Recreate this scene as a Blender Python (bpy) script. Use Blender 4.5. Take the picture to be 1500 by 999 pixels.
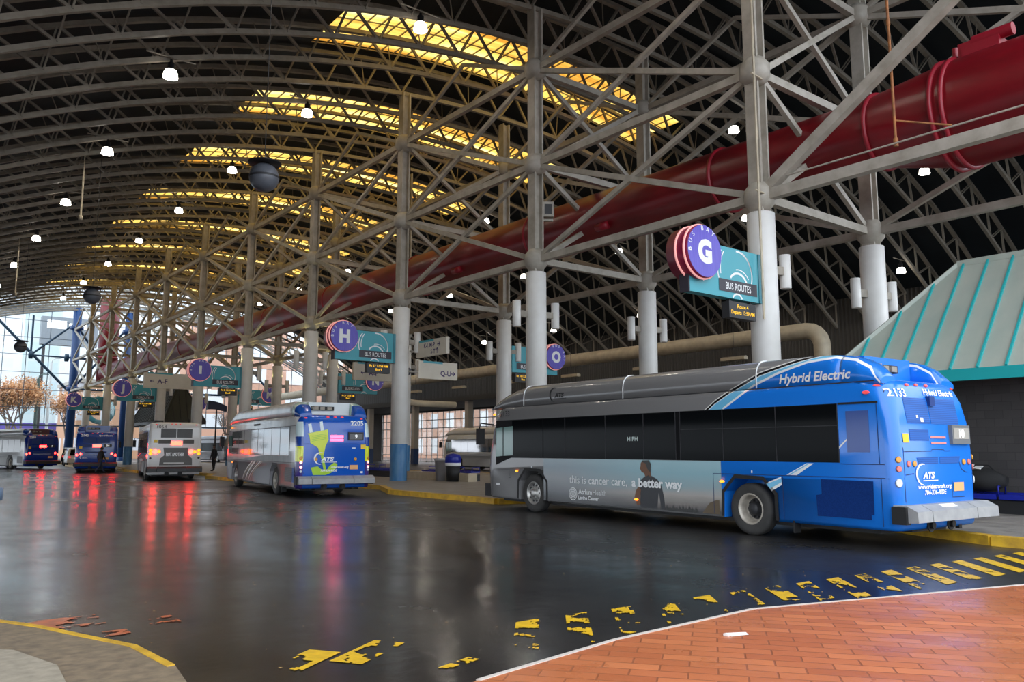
import bpy, bmesh, math, random
from mathutils import Vector, Matrix
R_ = math.radians
rnd = random.Random(7)
COL = bpy.context.scene.collection
for o in list(bpy.data.objects):
    bpy.data.objects.remove(o)

# ------------------------------------------------------------------ camera, sky, exposure
H_EYE = 1.62
YAW, PITCH, FPX = R_(38.3557), R_(7.5868), 1190.0
cam_data = bpy.data.cameras.new('camera')
cam = bpy.data.objects.new('camera', cam_data)
COL.objects.link(cam)
cam.location = (0, 0, H_EYE)
cam.rotation_euler = (R_(90) + PITCH, 0, -YAW)
cam_data.sensor_width = 36.0
cam_data.lens = 36.0 * FPX / 1500.0
cam_data.clip_end = 1200
SC = bpy.context.scene
SC.camera = cam
SC.view_settings.view_transform = 'Standard'
SC.view_settings.look = 'None'
SC.view_settings.exposure = 0.0
SC.view_settings.gamma = 1.0
SC.view_settings.use_curve_mapping = False
try:
    SC.cycles.use_denoising = True
    SC.cycles.max_bounces = 8
    SC.cycles.diffuse_bounces = 4
    SC.cycles.transparent_max_bounces = 16
    SC.cycles.sample_clamp_indirect = 6.0
    SC.cycles.use_light_tree = True
except Exception:
    pass
W = bpy.data.worlds.new('overcast_sky')
SC.world = W
W.use_nodes = True
wn, wl = W.node_tree.nodes, W.node_tree.links
wbg = wn['Background']
wtc = wn.new('ShaderNodeTexCoord'); wno = wn.new('ShaderNodeTexNoise'); wra = wn.new('ShaderNodeValToRGB')
wno.inputs['Scale'].default_value = 2.2; wno.inputs['Detail'].default_value = 5
wl.new(wtc.outputs['Generated'], wno.inputs['Vector']); wl.new(wno.outputs['Fac'], wra.inputs['Fac'])
wra.color_ramp.elements[0].position = .3; wra.color_ramp.elements[0].color = (.72, .84, .98, 1)
wra.color_ramp.elements[1].position = .75; wra.color_ramp.elements[1].color = (.95, .98, 1, 1)
wl.new(wra.outputs['Color'], wbg.inputs['Color'])
wbg.inputs['Strength'].default_value = 3.4
LAMP_STRENGTH = 170.0

# ------------------------------------------------------------------ materials
MATS = {}
def M(name, col, rough=.5, metal=0., emit=0., spec=.5, coat=0., emit_col=None):
    if name in MATS: return MATS[name]
    m = bpy.data.materials.new(name); m.use_nodes = True
    b = m.node_tree.nodes['Principled BSDF']
    b.inputs['Base Color'].default_value = (*col, 1)
    b.inputs['Roughness'].default_value = rough
    b.inputs['Metallic'].default_value = metal
    b.inputs['Specular IOR Level'].default_value = spec
    if coat: b.inputs['Coat Weight'].default_value = coat; b.inputs['Coat Roughness'].default_value = .08
    if emit:
        b.inputs['Emission Color'].default_value = (*(emit_col or col), 1)
        b.inputs['Emission Strength'].default_value = emit
    MATS[name] = m
    return m
class N:
    """tiny node helper"""
    def __init__(s, m): s.t = m.node_tree; s.b = s.t.nodes['Principled BSDF']
    def new(s, k, **kw):
        n = s.t.nodes.new(k)
        for a, v in kw.items(): setattr(n, a, v)
        return n
    def link(s, a, b): s.t.links.new(a, b)
    def math(s, op, a, b=None):
        n = s.new('ShaderNodeMath', operation=op)
        for i, v in enumerate((a, b)):
            if v is None: continue
            if isinstance(v, (int, float)): n.inputs[i].default_value = v
            else: s.link(v, n.inputs[i])
        return n.outputs[0]
    def mix(s, f, a, b):
        n = s.new('ShaderNodeMix', data_type='RGBA')
        for k, v in ((0, f), (6, a), (7, b)):
            if isinstance(v, (int, float)): n.inputs[k].default_value = v
            elif isinstance(v, tuple): n.inputs[k].default_value = (*v[:3], 1)
            else: s.link(v, n.inputs[k])
        return n.outputs[2]
    def noise(s, scale, detail=4, vec=None, rough=.55):
        n = s.new('ShaderNodeTexNoise'); n.inputs['Scale'].default_value = scale; n.inputs['Detail'].default_value = detail
        n.inputs['Roughness'].default_value = rough
        if vec is not None: s.link(vec, n.inputs['Vector'])
        return n.outputs['Fac']
    def ramp(s, f, pts):
        n = s.new('ShaderNodeValToRGB'); e = n.color_ramp.elements
        while len(e) < len(pts): e.new(.5)
        for q, (p, c) in zip(e, pts):
            q.position = p; q.color = (*c, 1) if isinstance(c, tuple) else (c, c, c, 1)
        s.link(f, n.inputs['Fac']); return n.outputs['Color']
    def obj(s): return s.new('ShaderNodeTexCoord').outputs['Object']
    def scale(s, vec, sc):
        n = s.new('ShaderNodeMapping'); n.inputs['Scale'].default_value = sc; s.link(vec, n.inputs['Vector']); return n.outputs[0]
    def xyz(s, vec):
        n = s.new('ShaderNodeSeparateXYZ'); s.link(vec, n.inputs[0]); return n.outputs
    def bump(s, h, strength, dist=.01):
        n = s.new('ShaderNodeBump'); n.inputs['Strength'].default_value = strength; n.inputs['Distance'].default_value = dist
        s.link(h, n.inputs['Height']); s.link(n.outputs[0], s.b.inputs['Normal'])

def noisy(name, c0, c1, scale, rough=.6, metal=0, bump=0., sc=(1, 1, 1), spec=.5, r2=None):
    if name in MATS: return MATS[name]
    m = M(name, c0, rough, metal, spec=spec); n = N(m)
    f = n.noise(scale, 6, n.scale(n.obj(), sc))
    r = n.ramp(f, [(.35, c0), (.68, c1)])
    n.link(r, n.b.inputs['Base Color'])
    if r2 is not None: n.link(n.ramp(f, [(.35, rough), (.65, r2)]), n.b.inputs['Roughness'])
    if bump: n.bump(f, bump)
    return m

steel = noisy('beige_painted_steel', (.34, .30, .245), (.25, .22, .18), 3.0, .5)
brace_m = noisy('white_painted_steel', (.50, .46, .40), (.35, .315, .26), 2.2, .5)
sleeve = noisy('white_column_paint', (.80, .79, .77), (.72, .70, .67), 1.2, .4)
blue_sleeve = noisy('worn_blue_column_paint', (.03, .15, .36), (.10, .24, .42), 5.0, .45, sc=(1, 1, .25))
blue_steel = M('blue_column_paint', (.008, .055, .20), .35)
deck_m = noisy('dark_roof_deck', (.006, .010, .014), (.010, .016, .022), .8, .7)
duct_m = noisy('red_duct_paint', (.24, .005, .013), (.15, .006, .010), 1.6, .33, sc=(1, .3, 1))
duct_rim = M('red_flange_paint', (.34, .012, .028), .35)
rust = noisy('rusty_pipe', (.45, .17, .05), (.25, .10, .04), 6, .7)
black = M('black_rubber', (.012, .012, .013), .6)
dark = M('dark_metal', (.03, .03, .034), .5)
tyre_m = noisy('tyre_rubber', (.035, .034, .033), (.055, .052, .05), 4, .75)
rim_m = noisy('steel_rim', (.55, .50, .43), (.38, .34, .29), 7, .42, .3)
silver = M('silver_rim', (.45, .44, .42), .35, .7)
glass_blk = M('tinted_bus_glass', (.005, .006, .007), .06, spec=.04)
white_l = M('white_lettering', (.88, .89, .9), .5)
black_l = M('black_lettering', (.012, .012, .014), .5)
red_on = M('lit_red_lens', (.9, .03, .02), .3, emit=45, emit_col=(1, .012, .008))
red_off = M('red_lens', (.7, .06, .06), .25, emit=.5, emit_col=(1, .1, .1))
amber_on = M('lit_amber_lens', (1, .4, .03), .3, emit=3, emit_col=(1, .2, .008))
amber_off = M('amber_lens', (.75, .35, .06), .3)
led_txt = M('amber_led_dots', (.5, .3, .01), .5, emit=1.1, emit_col=(1, .55, .02))
white_on = M('lit_white_led', (.6, .6, .6), .5, emit=.8)
plate_m = M('orange_licence_plate', (.85, .45, .18), .5)
cream = noisy('cream_pipe_paint', (.62, .54, .40), (.48, .41, .30), 2, .5)
teal_m = M('teal_sign_panel', (.05, .36, .44), .4)
teal_d = M('dark_teal_sign_edge', (.02, .20, .26), .4)
purple_m = noisy('violet_sign_disc', (.10, .075, .50), (.13, .10, .56), 3, .35, sc=(8, 1, .6))
maroon = M('maroon_sign_rim', (.30, .012, .06), .35)
pink_tube = M('pink_neon_tube', (.95, .45, .42), .4, emit=.5, emit_col=(1, .4, .38))
sign_w = noisy('off_white_sign', (.72, .66, .56), (.66, .60, .50), 2, .5)
charcoal = M('charcoal_sign_strip', (.045, .04, .055), .5)
concrete = noisy('wet_concrete', (.30, .27, .24), (.20, .18, .16), 2.2, .55, bump=.1, r2=.35)
yellow_curb = noisy('yellow_curb_paint', (.75, .44, .02), (.45, .25, .02), 3.5, .5)

def wet_asphalt():
    m = M('wet_asphalt', (.03, .03, .03), .3); n = N(m); o = n.obj()
    fine = n.noise(70, 3, o); mid = n.noise(1.1, 6, o)
    streak = n.noise(.5, 6, n.scale(o, (1.0, .5, 1)), .6)
    pud = n.noise(.3, 5, o, .6)
    c = n.ramp(fine, [(.35, (.013, .013, .014)), (.7, (.042, .040, .039))])
    n.link(n.mix(n.ramp(mid, [(.3, 0.), (.75, .8)]), c, (.017, .016, .017)), n.b.inputs['Base Color'])
    r = n.math('ADD', n.math('MULTIPLY', n.ramp(streak, [(.3, 0.), (.72, 1.)]), .16), n.math('MULTIPLY', n.ramp(pud, [(.3, 0.), (.7, 1.)]), .14))
    dry = n.ramp(n.math('DIVIDE', n.math('ADD', n.xyz(o)[0], n.math('MULTIPLY', pud, 6.)), 20.), [(.52, 0.), (.85, 1.)])
    n.link(n.math('ADD', n.math('ADD', r, .06), n.math('MULTIPLY', dry, .17)), n.b.inputs['Roughness'])
    h = n.math('ADD', n.math('MULTIPLY', fine, n.math('ADD', n.math('MULTIPLY', dry, .30), .07)), n.math('MULTIPLY', n.noise(3.5, 4, n.scale(o, (1, 1.6, 1))), .55))
    n.bump(h, .22, .014)
    n.b.inputs['Specular IOR Level'].default_value = .6
    return m
asphalt = wet_asphalt()

def brick_paving():
    m = M('red_brick_paving', (.5, .15, .06), .35); n = N(m); o = n.obj()
    mp = n.new('ShaderNodeMapping'); mp.inputs['Rotation'].default_value = (0, 0, R_(52)); n.link(o, mp.inputs['Vector'])
    b = n.new('ShaderNodeTexBrick'); n.link(mp.outputs[0], b.inputs['Vector'])
    b.inputs['Scale'].default_value = 1.0; b.inputs['Brick Width'].default_value = .42; b.inputs['Row Height'].default_value = .17
    b.inputs['Mortar Size'].default_value = .009; b.inputs['Mortar Smooth'].default_value = .4
    b.inputs['Color1'].default_value = (.64, .20, .075, 1); b.inputs['Color2'].default_value = (.44, .115, .042, 1); b.inputs['Mortar'].default_value = (.26, .075, .03, 1)
    big = n.noise(.9, 5, o)
    c = n.mix(n.ramp(big, [(.35, 0.), (.7, .55)]), b.outputs['Color'], (.55, .17, .06))
    n.link(c, n.b.inputs['Base Color'])
    n.link(n.ramp(big, [(.35, .55), (.62, .22)]), n.b.inputs['Roughness'])
    n.bump(n.math('SUBTRACT', n.math('MULTIPLY', n.noise(30, 2, o), .3), b.outputs['Fac']), .5, .01)
    return m
brick_m = brick_paving()

yellow_paint = noisy('worn_yellow_road_paint', (.85, .52, .012), (.62, .36, .012), 9, .4)

def skylight_mat():
    m = bpy.data.materials.new('amber_skylight_panel'); m.use_nodes = True; MATS[m.name] = m
    t = m.node_tree; n = N(m); o = n.obj()
    tr = n.new('ShaderNodeBsdfTranslucent')
    rows = n.noise(1.0, 3, n.scale(o, (.05, 1.7, .05)))
    blot = n.noise(.5, 4, n.scale(o, (1, 2.0, 1)))
    c = n.ramp(n.math('ADD', n.math('MULTIPLY', rows, .75), n.math('MULTIPLY', blot, .25)),
               [(.36, (.36, .14, .015)), (.5, (.58, .33, .06)), (.64, (.78, .60, .20))])
    n.link(c, tr.inputs['Color'])
    n.link(tr.outputs[0], t.nodes['Material Output'].inputs['Surface'])
    return m
sky_m = skylight_mat()

def thin_glass(name, tint=(.93, .96, .97), gloss=.1):
    m = bpy.data.materials.new(name); m.use_nodes = True; MATS[name] = m
    t = m.node_tree; n = N(m)
    a = n.new('ShaderNodeBsdfTransparent'); a.inputs[0].default_value = (*tint, 1)
    g = n.new('ShaderNodeBsdfGlossy'); g.inputs['Roughness'].default_value = .03
    x = n.new('ShaderNodeMixShader'); x.inputs[0].default_value = gloss
    n.link(a.outputs[0], x.inputs[1]); n.link(g.outputs[0], x.inputs[2])
    n.link(x.outputs[0], t.nodes['Material Output'].inputs['Surface'])
    return m
pane_m = thin_glass('clear_window_glass')

# ------------------------------------------------------------------ mesh builder
class MB:
    def __init__(s): s.v = []; s.f = []; s.mi = []; s.sm = []
    def add(s, vs, fs, mi=0, smooth=False):
        b = len(s.v); s.v += [tuple(p) for p in vs]
        for f in fs: s.f.append(tuple(b + i for i in f)); s.mi.append(mi); s.sm.append(smooth)
        return s
    def box(s, a, b, mi=0):
        (x0, y0, z0), (x1, y1, z1) = a, b
        vs = [(x0, y0, z0), (x1, y0, z0), (x1, y1, z0), (x0, y1, z0), (x0, y0, z1), (x1, y0, z1), (x1, y1, z1), (x0, y1, z1)]
        return s.add(vs, [(0, 3, 2, 1), (4, 5, 6, 7), (0, 1, 5, 4), (1, 2, 6, 5), (2, 3, 7, 6), (3, 0, 4, 7)], mi)
    def tube(s, p, q, r, n=8, mi=0, r2=None, caps=True):
        p, q = Vector(p), Vector(q); d = (q - p).normalized()
        u = d.orthogonal().normalized() if abs(d.z) > .999 else d.cross(Vector((0, 0, 1))).normalized()
        w = d.cross(u); r2 = r if r2 is None else r2; vs = []
        for c, rr in ((p, r), (q, r2)):
            for i in range(n):
                a = 2 * math.pi * (i + .5) / n; vs.append(c + u * (rr * math.cos(a)) + w * (rr * math.sin(a)))
        fs = [(i, (i + 1) % n, n + (i + 1) % n, n + i) for i in range(n)]
        s.add(vs, fs, mi, n > 6)
        if caps: s.add(vs[:n], [tuple(range(n))[::-1]], mi); s.add(vs[n:], [tuple(range(n))], mi)
        return s
    def bar(s, p, q, w, h, mi=0):
        """rectangular bar p->q, w across (horizontal), h deep"""
        p, q = Vector(p), Vector(q); d = (q - p).normalized()
        u = Vector((1, 0, 0)) if abs(d.z) > .999 else d.cross(Vector((0, 0, 1))).normalized()
        k = u.cross(d)
        vs = [c + u * (w / 2 * a) + k * (h / 2 * b) for c in (p, q) for a, b in ((-1, -1), (1, -1), (1, 1), (-1, 1))]
        return s.add(vs, [(0, 3, 2, 1), (4, 5, 6, 7), (0, 1, 5, 4), (1, 2, 6, 5), (2, 3, 7, 6), (3, 0, 4, 7)], mi)
    def path(s, pts, r, n=8, mi=0):
        pts = [Vector(p) for p in pts]; rings = []; u = None
        for i, p in enumerate(pts):
            d = (pts[min(i + 1, len(pts) - 1)] - pts[max(i - 1, 0)]).normalized()
            u = d.orthogonal().normalized() if u is None else (u - d * u.dot(d)).normalized(); k = u.cross(d)
            rr = r[i] if isinstance(r, (list, tuple)) else r
            rings.append([p + u * (rr * math.cos(2 * math.pi * j / n)) + k * (rr * math.sin(2 * math.pi * j / n)) for j in range(n)])
        return s.loft(rings, mi, True)
    def loft(s, rings, mi=0, caps=True, smooth=True, mif=None):
        n = len(rings[0]); vs = [v for r in rings for v in r]; b = len(s.v); s.v += [tuple(v) for v in vs]
        for i in range(len(rings) - 1):
            for j in range(n):
                f = (i * n + j, i * n + (j + 1) % n, (i + 1) * n + (j + 1) % n, (i + 1) * n + j)
                s.f.append(tuple(b + k for k in f)); s.sm.append(smooth)
                c = sum((Vector(vs[k]) for k in f), Vector()) / 4
                s.mi.append(mif(c) if mif else mi)
        if caps:
            for rg, rev in ((0, True), (len(rings) - 1, False)):
                ids = [b + rg * n + j for j in range(n)]
                s.f.append(tuple(ids[::-1] if rev else ids)); s.sm.append(False)
                s.mi.append(mif(sum((Vector(v) for v in rings[rg]), Vector()) / n) if mif else mi)
        return s
    def lathe(s, c, prof, axis='z', n=24, mi=0, mif=None):
        """prof [(r, h)] around axis through c"""
        rings = []
        for r, h in prof:
            ring = []
            for j in range(n):
                a = 2 * math.pi * j / n; x, y = r * math.cos(a), r * math.sin(a)
                p = {'z': (x, y, h), 'y': (x, h, -y), 'x': (h, x, y)}[axis]
                ring.append(Vector(c) + Vector(p))
            rings.append(ring)
        n0 = len(s.f); s.loft(rings, mi, False)
        if mif:
            for k in range(n0, len(s.f)): s.mi[k] = mif((k - n0) // n)
        return s
    def poly(s, pts2, fr, mi=0, cut=None):
        """filled 2D polygon mapped through fr(u,v)"""
        bm = bmesh.new(); f = bm.faces.new([bm.verts.new((u, v, 0)) for u, v in pts2])
        if f.normal.z < 0: f.normal_flip()
        for z in cut or ():
            bmesh.ops.bisect_plane(bm, geom=bm.verts[:] + bm.edges[:] + bm.faces[:], plane_co=(0, z, 0), plane_no=(0, 1, 0))
        bmesh.ops.triangulate(bm, faces=bm.faces[:]); bm.verts.index_update(); bm.faces.ensure_lookup_table()
        for f in bm.faces:
            f.normal_update()
        s.add([fr(v.co.x, v.co.y) for v in bm.verts], [tuple(v.index for v in (f.verts if f.normal.z >= 0 else reversed(f.verts))) for f in bm.faces], mi)
        bm.free(); return s
    def rect(s, u0, v0, u1, v1, fr, mi=0, cut=None): return s.poly([(u0, v0), (u1, v0), (u1, v1), (u0, v1)], fr, mi, cut)
    def disc(s, u, v, r, fr, mi=0, n=18, ry=None): return s.poly([(u + r * math.cos(2 * math.pi * i / n), v + (ry or r) * math.sin(2 * math.pi * i / n)) for i in range(n)], fr, mi)
    def stroke(s, pts, w, fr, mi=0):
        """ribbon along 2D points; w a width or list"""
        L, Rr = [], []
        for i, p in enumerate(pts):
            a, b = pts[max(i - 1, 0)], pts[min(i + 1, len(pts) - 1)]
            d = Vector((b[0] - a[0], b[1] - a[1])).normalized(); ww = (w[i] if isinstance(w, (list, tuple)) else w) / 2
            L.append((p[0] - d.y * ww, p[1] + d.x * ww)); Rr.append((p[0] + d.y * ww, p[1] - d.x * ww))
        n = len(pts); s.add([fr(*p) for p in Rr + L], [(i, i + 1, n + i + 1, n + i) for i in range(n - 1)], mi); return s
    def text(s, t, u, v, size, fr, mi=0, align='LEFT', bold=0., shear=0., sx=1., rot=0., fit=None):
        vs, fs = text_geo(t, bold, shear); xs = [p[0] for p in vs] or [0]; w = max(xs)
        if fit: sx = fit / (w * size)
        o = {'LEFT': 0, 'CENTER': -w / 2, 'RIGHT': -w}[align]; c, sn = math.cos(rot), math.sin(rot)
        out = []
        for x, y in vs:
            x, y = (x + o) * size * sx, y * size
            out.append(fr(u + x * c - y * sn, v + x * sn + y * c))
        return s.add(out, fs, mi)
    def mesh(s, name, mats):
        me = bpy.data.meshes.new(name); me.from_pydata([tuple(v) for v in s.v], [], s.f)
        for m in (mats if isinstance(mats, (list, tuple)) else [mats]): me.materials.append(m)
        me.polygons.foreach_set('material_index', s.mi); me.polygons.foreach_set('use_smooth', s.sm)
        me.update(); return me
    def build(s, name, mats, parent=None, **kw): return put(name, s.mesh(name, mats), parent, **kw)

def put(name, me, parent=None, loc=None, rotz=None, label=None, cat=None, group=None, kind=None):
    o = bpy.data.objects.new(name, me); COL.objects.link(o)
    if parent is not None: o.parent = parent
    if loc is not None: o.location = loc
    if rotz is not None: o.rotation_euler = (0, 0, rotz)
    return tag(o, label, cat, group, kind)
def tag(o, label=None, cat=None, group=None, kind=None):
    if label: o['label'] = label
    if cat: o['category'] = cat
    if group: o['group'] = group
    if kind: o['kind'] = kind
    return o
def thing(name, label, cat, loc=(0, 0, 0), rotz=0., group=None): return put(name, None, None, loc, rotz, label, cat, group)
def struct(name, mb, mats, label, cat): return mb.build(name, mats, label=label, cat=cat, kind='structure')
_T = {}
def text_geo(t, bold=0., shear=0.):
    k = (t, bold, shear)
    if k not in _T:
        cu = bpy.data.curves.new('t', 'FONT'); cu.body = t; cu.size = 1.; cu.offset = bold; cu.shear = shear; cu.resolution_u = 3
        o = bpy.data.objects.new('t', cu); COL.objects.link(o)
        me = bpy.data.meshes.new_from_object(o)
        vs = [(v.co.x, v.co.y) for v in me.vertices]; fs = [tuple(p.vertices) for p in me.polygons]
        bpy.data.objects.remove(o); bpy.data.curves.remove(cu); bpy.data.meshes.remove(me)
        x0 = min((v[0] for v in vs), default=0)
        vs = [((x - x0) / .70, y / .70) for x, y in vs]        # 1 unit = cap height
        fs2 = []
        for f in fs:
            a = sum(vs[f[i]][0] * vs[f[(i + 1) % len(f)]][1] - vs[f[(i + 1) % len(f)]][0] * vs[f[i]][1] for i in range(len(f)))
            fs2.append(f if a > 0 else f[::-1])
        _T[k] = (vs, fs2)
    return _T[k]
def frame(o, ux, uy):
    o, ux, uy = Vector(o), Vector(ux), Vector(uy)
    return lambda u, v: o + ux * u + uy * v
ORD = ['first', 'second', 'third', 'fourth', 'fifth', 'sixth', 'seventh', 'eighth', 'ninth', 'tenth', 'eleventh', 'twelfth', 'thirteenth', 'fourteenth']

# ------------------------------------------------------------------ setting
PITCHY = 10.15
def YC(n): return 13.5 + PITCHY * n
AX, BX = 19.9, 26.2
VX, VZ, VR = 25.7, -31.4, 51.05            # barrel vault: bottom chord circle
def vz(x, d=0.): return VZ + math.sqrt((VR + d) ** 2 - (x - VX) ** 2)
Y_END = 117.0
def flat(pts, z=0.): return [(x, y, z) for x, y in pts]

mb = MB(); mb.add([(-260, -120, 0), (300, -120, 0), (300, 420, 0), (-260, 420, 0)], [(0, 1, 2, 3)])
struct('floor', mb, asphalt, 'dark wet asphalt driveway reflecting the bus lights', 'road')
# brick plaza
edge = [(1.9, 4.45), (3.52, 4.83), (5.17, 5.10), (7.22, 5.18), (8.91, 4.68), (11.03, 4.06), (13.5, 3.5), (17, 3.2)]
mb = MB(); top = [(x, y, .012) for x, y in edge]
mb.add(top + [(17, -8, .012), (1.9, -8, .012)], [tuple(range(len(edge) + 2))[::-1]])
struct('brick_path', mb, brick_m, 'orange red brick crossing in the near right corner', 'paving')
mb = MB()
for a, b in zip(edge[1:], edge[2:]): mb.bar((*a, .008), (*b, .008), .045, .016)
struct('trim_1', mb, M('pale_stone_edging', (.62, .55, .50), .6), 'thin pale edging line along the brick crossing', 'edging')
# corner island at the left
isl = [(-6, 10.2), (.2, 9.25), (1.09, 8.75), (1.34, 8.25), (1.56, 7.63), (1.80, 7.0), (1.86, 6.2), (1.7, 5.0), (-6, 4.0)]
mb = MB(); n = len(isl)
mb.add(flat(isl, .10), [tuple(range(n))[::-1]]); mb.add(flat(isl, .10) + flat(isl, 0), [(i, (i + 1) % n, n + (i + 1) % n, n + i) for i in range(n)])
struct('sidewalk', mb, noisy('tan_concrete', (.27, .20, .13), (.15, .115, .08), 9, .55, bump=.3), 'tan concrete corner pavement in the near left corner', 'pavement')
mb = MB()
for a, b in zip(isl[:6], isl[1:7]): mb.bar((a[0] - .03, a[1], .103), (b[0] - .03, b[1], .103), .055, .012)
struct('trim_2', mb, yellow_curb, 'worn yellow paint line along the near left pavement edge', 'edging')
mb = MB(); ramp = [(-3, 7.9), (.7, 7.75), (1.02, 7.4), (1.2, 6.7), (1.1, 5.2), (-3, 5.2)]
mb.add(flat(ramp, .108), [tuple(range(6))[::-1]])
struct('curb_ramp', mb, noisy('pale_concrete', (.42, .36, .28), (.30, .26, .20), 11, .6, bump=.2), 'pale concrete ramp slab on the near left corner pavement', 'ramp')
# platform with sawtooth curb, period = two columns
PER = 2 * PITCHY
saw = []
for k in range(-1, 6):
    o = PER * k
    for x, y in ((15.2, 6.0), (16.55, 9.0), (17.0, 19.0), (14.95, 19.6)): saw.append((x, y + o))
saw = [p for p in saw if -16 < p[1] < 113]
sawR = [(46.1 - x, y) for x, y in saw]
plat = saw + sawR[::-1]
mb = MB(); n = len(plat)
mb.add(flat(plat, .15), [tuple(range(n))[::-1]])
mb.add(flat(plat, .15) + flat(plat, 0), [(i, (i + 1) % n, n + (i + 1) % n, n + i) for i in range(n)])
struct('platform_floor', mb, concrete, 'grey concrete waiting platform between the two driveways', 'platform')
for nm, sw, lb in (('curb', saw, 'yellow painted sawtooth curb beside the blue bus'), ('curb', sawR, 'yellow painted sawtooth curb on the far side of the platform')):
    mb = MB()
    for a, b in zip(sw, sw[1:]): mb.bar((*a, .08), (*b, .08), .24, .17)
    struct(nm, mb, yellow_curb, lb, 'curb')
# yellow hatch dashes along the crossing
from mathutils import noise as mnoise
def edge_y(x):
    for (a, b), (c, d) in zip(edge, edge[1:]):
        if x <= c: return b + (d - b) * (x - a) / (c - a)
    return edge[-1][1]
dash = [((2.98, 6.42), (-.62, -.42), .30, .12), ((3.55, 6.38), (-.62, -.40), .30, .08), ((3.85, 5.42), (-.5, -.16), .12, .05)]
xt = 4.95
while xt < 14.6:
    yt = 5.45 + (13.25 - xt) * .09; L = min(.98, (yt - edge_y(xt - .9) - .10)); dash.append(((xt, yt), (-L * (1.0 if xt > 9 else .85), -L), .30, (-.02 + .05 * (xt - 7.0) if xt < 10.5 else .22) if xt < 12.2 else .5)); xt += .58
ORDX = ORD + ['fifteenth', 'sixteenth', 'seventeenth', 'eighteenth', 'nineteenth', 'twentieth', 'twenty-first']
for i, (p, dv, w, keep) in enumerate(dash):
    mb = MB(); d = Vector(dv); ln = d.length; d = d / ln; px = Vector((1, 0)) if i > 2 else Vector((-d.y, d.x)); cs = .022; nu, nv = int(ln / cs), int(w / cs)
    for a in range(nu):
        for b in range(nv):
            c = Vector(p) + d * (a * cs) + px * (b * cs)
            f = mnoise.fractal(Vector((c.x * 3.2, c.y * 3.2, 1.7)), .7, 2.2, 6) * .8 + keep - .30 * (a / nu) * (keep < .4) + .14 * (b > nv - 4 or b < 2) + .12 * (a < 7)
            if f > 0:
                q = [c, c + d * cs, c + d * cs + px * cs, c + px * cs]; mb.add([(v.x, v.y, .006) for v in q], [(0, 1, 2, 3)])
    if mb.f: struct('road_marking', mb, yellow_paint, 'worn yellow slanted stripe, %s from the left beside the brick crossing' % ORDX[i], 'road marking')

orange_paint = noisy('faded_orange_road_paint', (.55, .12, .035), (.35, .08, .03), 9, .35)
for i, (x0, y0, x1, y1, kp) in enumerate(((1.25, 8.55, 1.95, 9.1, .02), (2.15, 8.15, 2.5, 8.6, .05), (1.75, 7.95, 2.0, 8.2, .05))):
    mb = MB(); cs = .025
    for a in range(int((x1 - x0) / cs)):
        for b in range(int((y1 - y0) / cs)):
            x, y = x0 + a * cs, y0 + b * cs; e = min(a, (x1 - x0) / cs - a, b, (y1 - y0) / cs - b) / 6
            if mnoise.fractal(Vector((x * 3, y * 5, 4.2)), .7, 2.2, 5) + kp - .25 * max(0, 1 - e) > 0: mb.add([(x, y, .006), (x + cs, y, .006), (x + cs, y + cs, .006), (x, y + cs, .006)], [(0, 1, 2, 3)])
    if mb.f: struct('road_marking', mb, orange_paint, 'faded orange red paint patch, %s from the near left pavement corner' % ('largest', 'right hand one', 'smallest')[i], 'road marking')

# ------------------------------------------------------------------ roof deck with skylight openings
Y0 = 1.5
XL, XR = -5.0, 55.0
XS = [XL + (XR - XL) * i / 48 for i in range(49)]
SK = []                                                     # skylight bands
SK = [(YC(n) - 4.55, YC(n) - .5) for n in range(2, 10)]
SX0, SX1 = 14.6, 35.7
D_DECK = 1.72
mb = MB()
xs = sorted(set([x for x in XS if abs(x - SX0) > .5 and abs(x - SX1) > .5] + [SX0, SX1]))
Y_DECK = 105.5
ys = [Y0] + [v for s in SK if s[1] < Y_DECK for v in s] + [Y_DECK]
for i in range(len(xs) - 1):
    for j in range(len(ys) - 1):
        if j % 2 == 1 and xs[i] >= SX0 - .01 and xs[i + 1] <= SX1 + .01: continue
        a, b = xs[i], xs[i + 1]
        for dd, fl in ((D_DECK, 1), (D_DECK + .18, 0)):
            q = [(a, ys[j], vz(a, dd)), (b, ys[j], vz(b, dd)), (b, ys[j + 1], vz(b, dd)), (a, ys[j + 1], vz(a, dd))]
            mb.add(q, [(3, 2, 1, 0) if fl else (0, 1, 2, 3)])
struct('ceiling', mb, deck_m, 'dark arched roof deck over the whole bus terminal', 'roof')
m_ = MB(); m_.box((XL - .3, Y0, 2.9), (XL, Y_END, vz(XL, 1.8)))  # unseen wall added to dim the fill light, left open low down
struct('wall_left_added', m_, M('dark_light_cutting_wall', (.035, .033, .032), .8), 'unseen dark wall added on the left to cut the side light', 'wall')
m_ = MB(); mf_ = MB()
for a, b in zip(xs, xs[1:]): m_.add([(a, Y_DECK, vz(a, D_DECK)), (b, Y_DECK, vz(b, D_DECK)), (b, Y_END, vz(b, D_DECK)), (a, Y_END, vz(a, D_DECK))], [(3, 2, 1, 0)])
wo_ = put('window_3', m_.mesh('window_3', pane_m), label='glazed last bay of the arched roof at the far end', cat='window', kind='structure')
for a in xs[::3]: mf_.bar((a, Y_DECK, vz(a, D_DECK)), (a, Y_END, vz(a, D_DECK)), .06, .08)
mf_.build('window_frame', dark, wo_)
xin = [x for x in xs if SX0 - .01 <= x <= SX1 + .01]
sk_parts = None
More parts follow.
